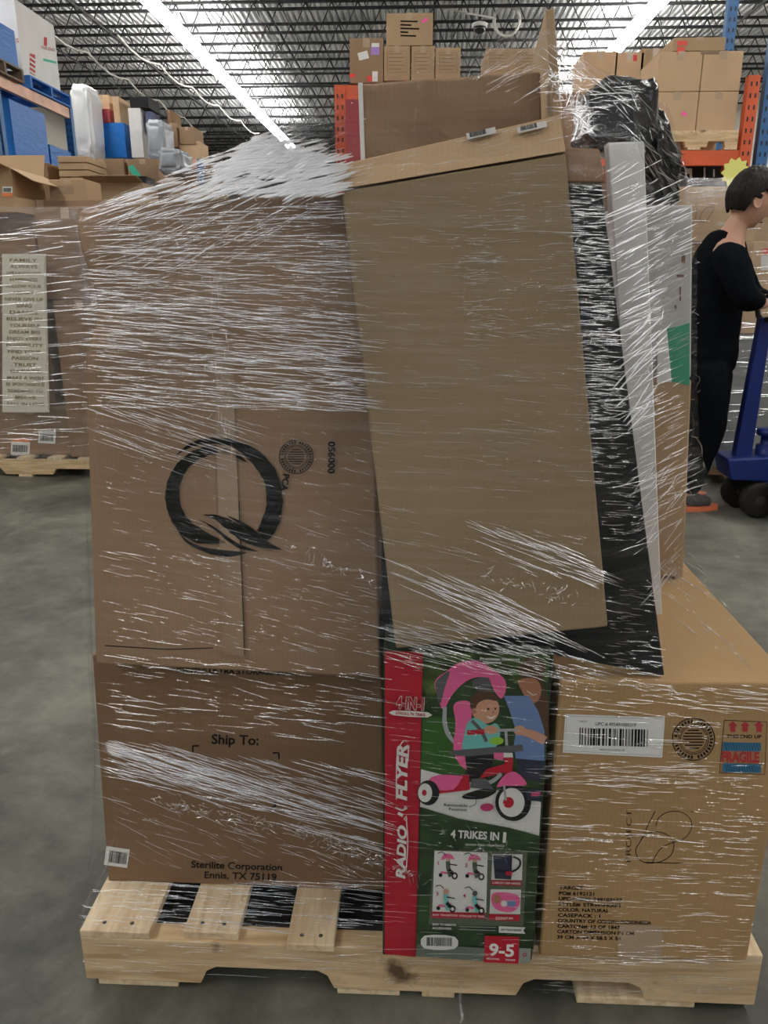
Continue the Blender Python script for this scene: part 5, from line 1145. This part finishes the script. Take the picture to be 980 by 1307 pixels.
# ship to carton
region(((140, 835), (488, 850), (490, 950), (136, 930)), 150, 8, 5, (12, 80), (.35, .7))
region(((138, 945), (488, 985), (490, 1090), (138, 990)), 330, 16, 5, (16, 110), (.4, .9))
region(((138, 950), (300, 985), (480, 1050), (140, 985)), 120, 18, 3, (40, 140), (.5, 1.1))
region(((138, 1000), (488, 1080), (488, 1120), (138, 1110)), 150, 20, 8, (8, 60), (.3, .6))
crinkle(190, 1020, 480, 1080, 140); crinkle(380, 1060, 540, 1120, 120)
region(((115, 1125), (490, 1120), (490, 1195), (105, 1185)), 190, 5, 4, (16, 110), (.3, .8))
region(((105, 1195), (680, 1215), (680, 1262), (110, 1240)), 110, 2, 4, (10, 90), (.3, .6))
region(((110, 1085), (150, 1080), (140, 1170), (108, 1180)), 22, -65, 9, (20, 70), (.3, .6))
# middle carton
region(((590, 235), (722, 205), (740, 430), (600, 430)), 200, -2, 4, (8, 50), (.35, .75))
region(((440, 260), (600, 240), (600, 600), (470, 620)), 130, 3, 4, (10, 60), (.2, .4))
region(((600, 400), (745, 400), (765, 620), (600, 640)), 140, 6, 5, (8, 50), (.25, .55))
region(((560, 300), (640, 300), (650, 440), (600, 430)), 60, 4, 10, (6, 22), (.4, .9))
region(((480, 640), (775, 690), (780, 740), (485, 700)), 45, 14, 4, (14, 60), (.3, .6))
region(((600, 670), (770, 710), (775, 745), (650, 730)), 55, 22, 3, (24, 90), (.5, 1.0))
region(((500, 715), (640, 750), (770, 850), (600, 820)), 95, 24, 3, (30, 110), (.5, 1.0))
crinkle(620, 735, 745, 765, 45); region(((440, 200), (710, 150), (720, 190), (440, 240)), 50, -12, 5, (10, 70), (.3, .6))
# black edge
region(((722, 232), (768, 236), (798, 560), (752, 560)), 560, 2, 4, (8, 38), (.35, .85))
region(((752, 560), (798, 560), (815, 690), (775, 690)), 80, 3, 4, (8, 36), (.35, .7)); region(((775, 760), (835, 740), (845, 880), (780, 870)), 110, 6, 6, (8, 30), (.3, .7))
region(((490, 800), (640, 800), (845, 880), (500, 850)), 200, 14, 5, (14, 80), (.4, .9))
# right side
region(((775, 200), (880, 250), (885, 400), (790, 420)), 170, -26, 8, (12, 80), (.4, .9)); region(((795, 420), (885, 390), (882, 620), (815, 720)), 190, -24, 8, (14, 80), (.3, .7))
region(((820, 600), (885, 560), (862, 740), (835, 760)), 40, -48, 8, (14, 60), (.4, .8)); region(((790, 110), (850, 130), (884, 250), (800, 250)), 80, 48, 25, (8, 50), (.4, 1.0)); region(((848, 700), (880, 700), (978, 840), (850, 850)), 30, 42, 10, (20, 90), (.4, .9))
crinkle(860, 300, 830, 480, 50)
region(((790, 255), (880, 262), (884, 330), (800, 420)), 60, -25, 7, (20, 90), (.6, 1.6), m=GLARE_HAZE); region(((800, 400), (850, 380), (840, 500), (800, 560)), 30, -50, 8, (20, 90), (.6, 1.6), m=GLARE_HAZE)  # whitened folds add the pale haze over the grey carton
# peak tent
region(((610, 45), (700, 15), (706, 120), (600, 110)), 60, -30, 8, (15, 80), (.25, .5)); region(((700, 15), (725, 40), (840, 118), (705, 120)), 90, 38, 8, (20, 90), (.4, .9)); crinkle(705, 95, 755, 170, 90, (6, 30), (.5, 1.4)); region(((705, 90), (840, 110), (800, 130), (710, 160)), 60, 0, 15, (15, 80), (.5, 1.0))
region(((300, 180), (440, 130), (430, 240), (250, 240)), 60, -18, 10, (20, 90), (.3, .6)); region(((120, 262), (300, 200), (300, 262), (130, 285)), 90, -16, 6, (20, 110), (.4, .9))
# project carton
region(((705, 872), (978, 875), (975, 925), (705, 920)), 110, 6, 4, (14, 80), (.35, .8)); region(q4(700, 925, 975, 1090), 330, 3, 3, (10, 70), (.3, .75)); region(q4(690, 1085, 965, 1225), 300, 2, 3, (8, 60), (.3, .7)); region(q4(690, 975, 975, 1000), 110, 3, 4, (8, 60), (.3, .6)); region(q4(690, 1220, 950, 1268), 130, 2, 3, (14, 90), (.35, .8))
region(q4(492, 835, 700, 1100), 150, 6, 5, (8, 50), (.25, .5)); region(q4(492, 1085, 690, 1225), 60, 4, 4, (8, 50), (.25, .5)); crinkle(560, 1065, 650, 1085, 60); crinkle(490, 1250, 560, 1262, 40)
# generic folds round the far sides
for _ in range(900):
    j = rr.randint(2, JT-4); k = rr.randint(0, NT-1); L_ = rr.randint(2, 14); P = []; N_ = []
    if 0.70*NT < k < 0.82*NT and False: continue
    if math.sin(2*PI*k/NT) < -.2: continue
    z0_ = RAD[j][0]; sl_ = rr.gauss(0, .1)
    for i in range(5):
        kk_ = (k+int(L_*i/4)) % NT; an = 2*PI*kk_/NT; zz_ = z0_+sl_*L_*.01*i/4; r_ = G[j][kk_]+.005
        p = Vector((CX+math.cos(an)*r_, CY+math.sin(an)*r_, zz_))
        if P and (p-P[-1]).length < 1e-4: continue
        P.append(p); N_.append(Vector((math.cos(an), math.sin(an), 0)))
    if len(P) > 2: ridge(mb, P, N_, rr.uniform(.4, 1.0)*.001, FOLD)
o = mb.build('stretch_film', fix=False); props(o, 'clear stretch film wrapped round the big foreground pallet load, tented to a peak', 'stretch film')
# twisted film tail at the foot
t0 = hit(588, 1250); mb = MB()
A = t0[0]+Vector((0, -.004, 0)); mb.tube([A, A+Vector((-.002, -.012, -.03)), A+Vector((.004, -.02, -.06)), A+Vector((-.001, -.03, A.z*-1+.004+0)) if A.z < .1 else A], [.004, .003, .004, .002], FILMB, n=6)
mb.build('film_tail', o)
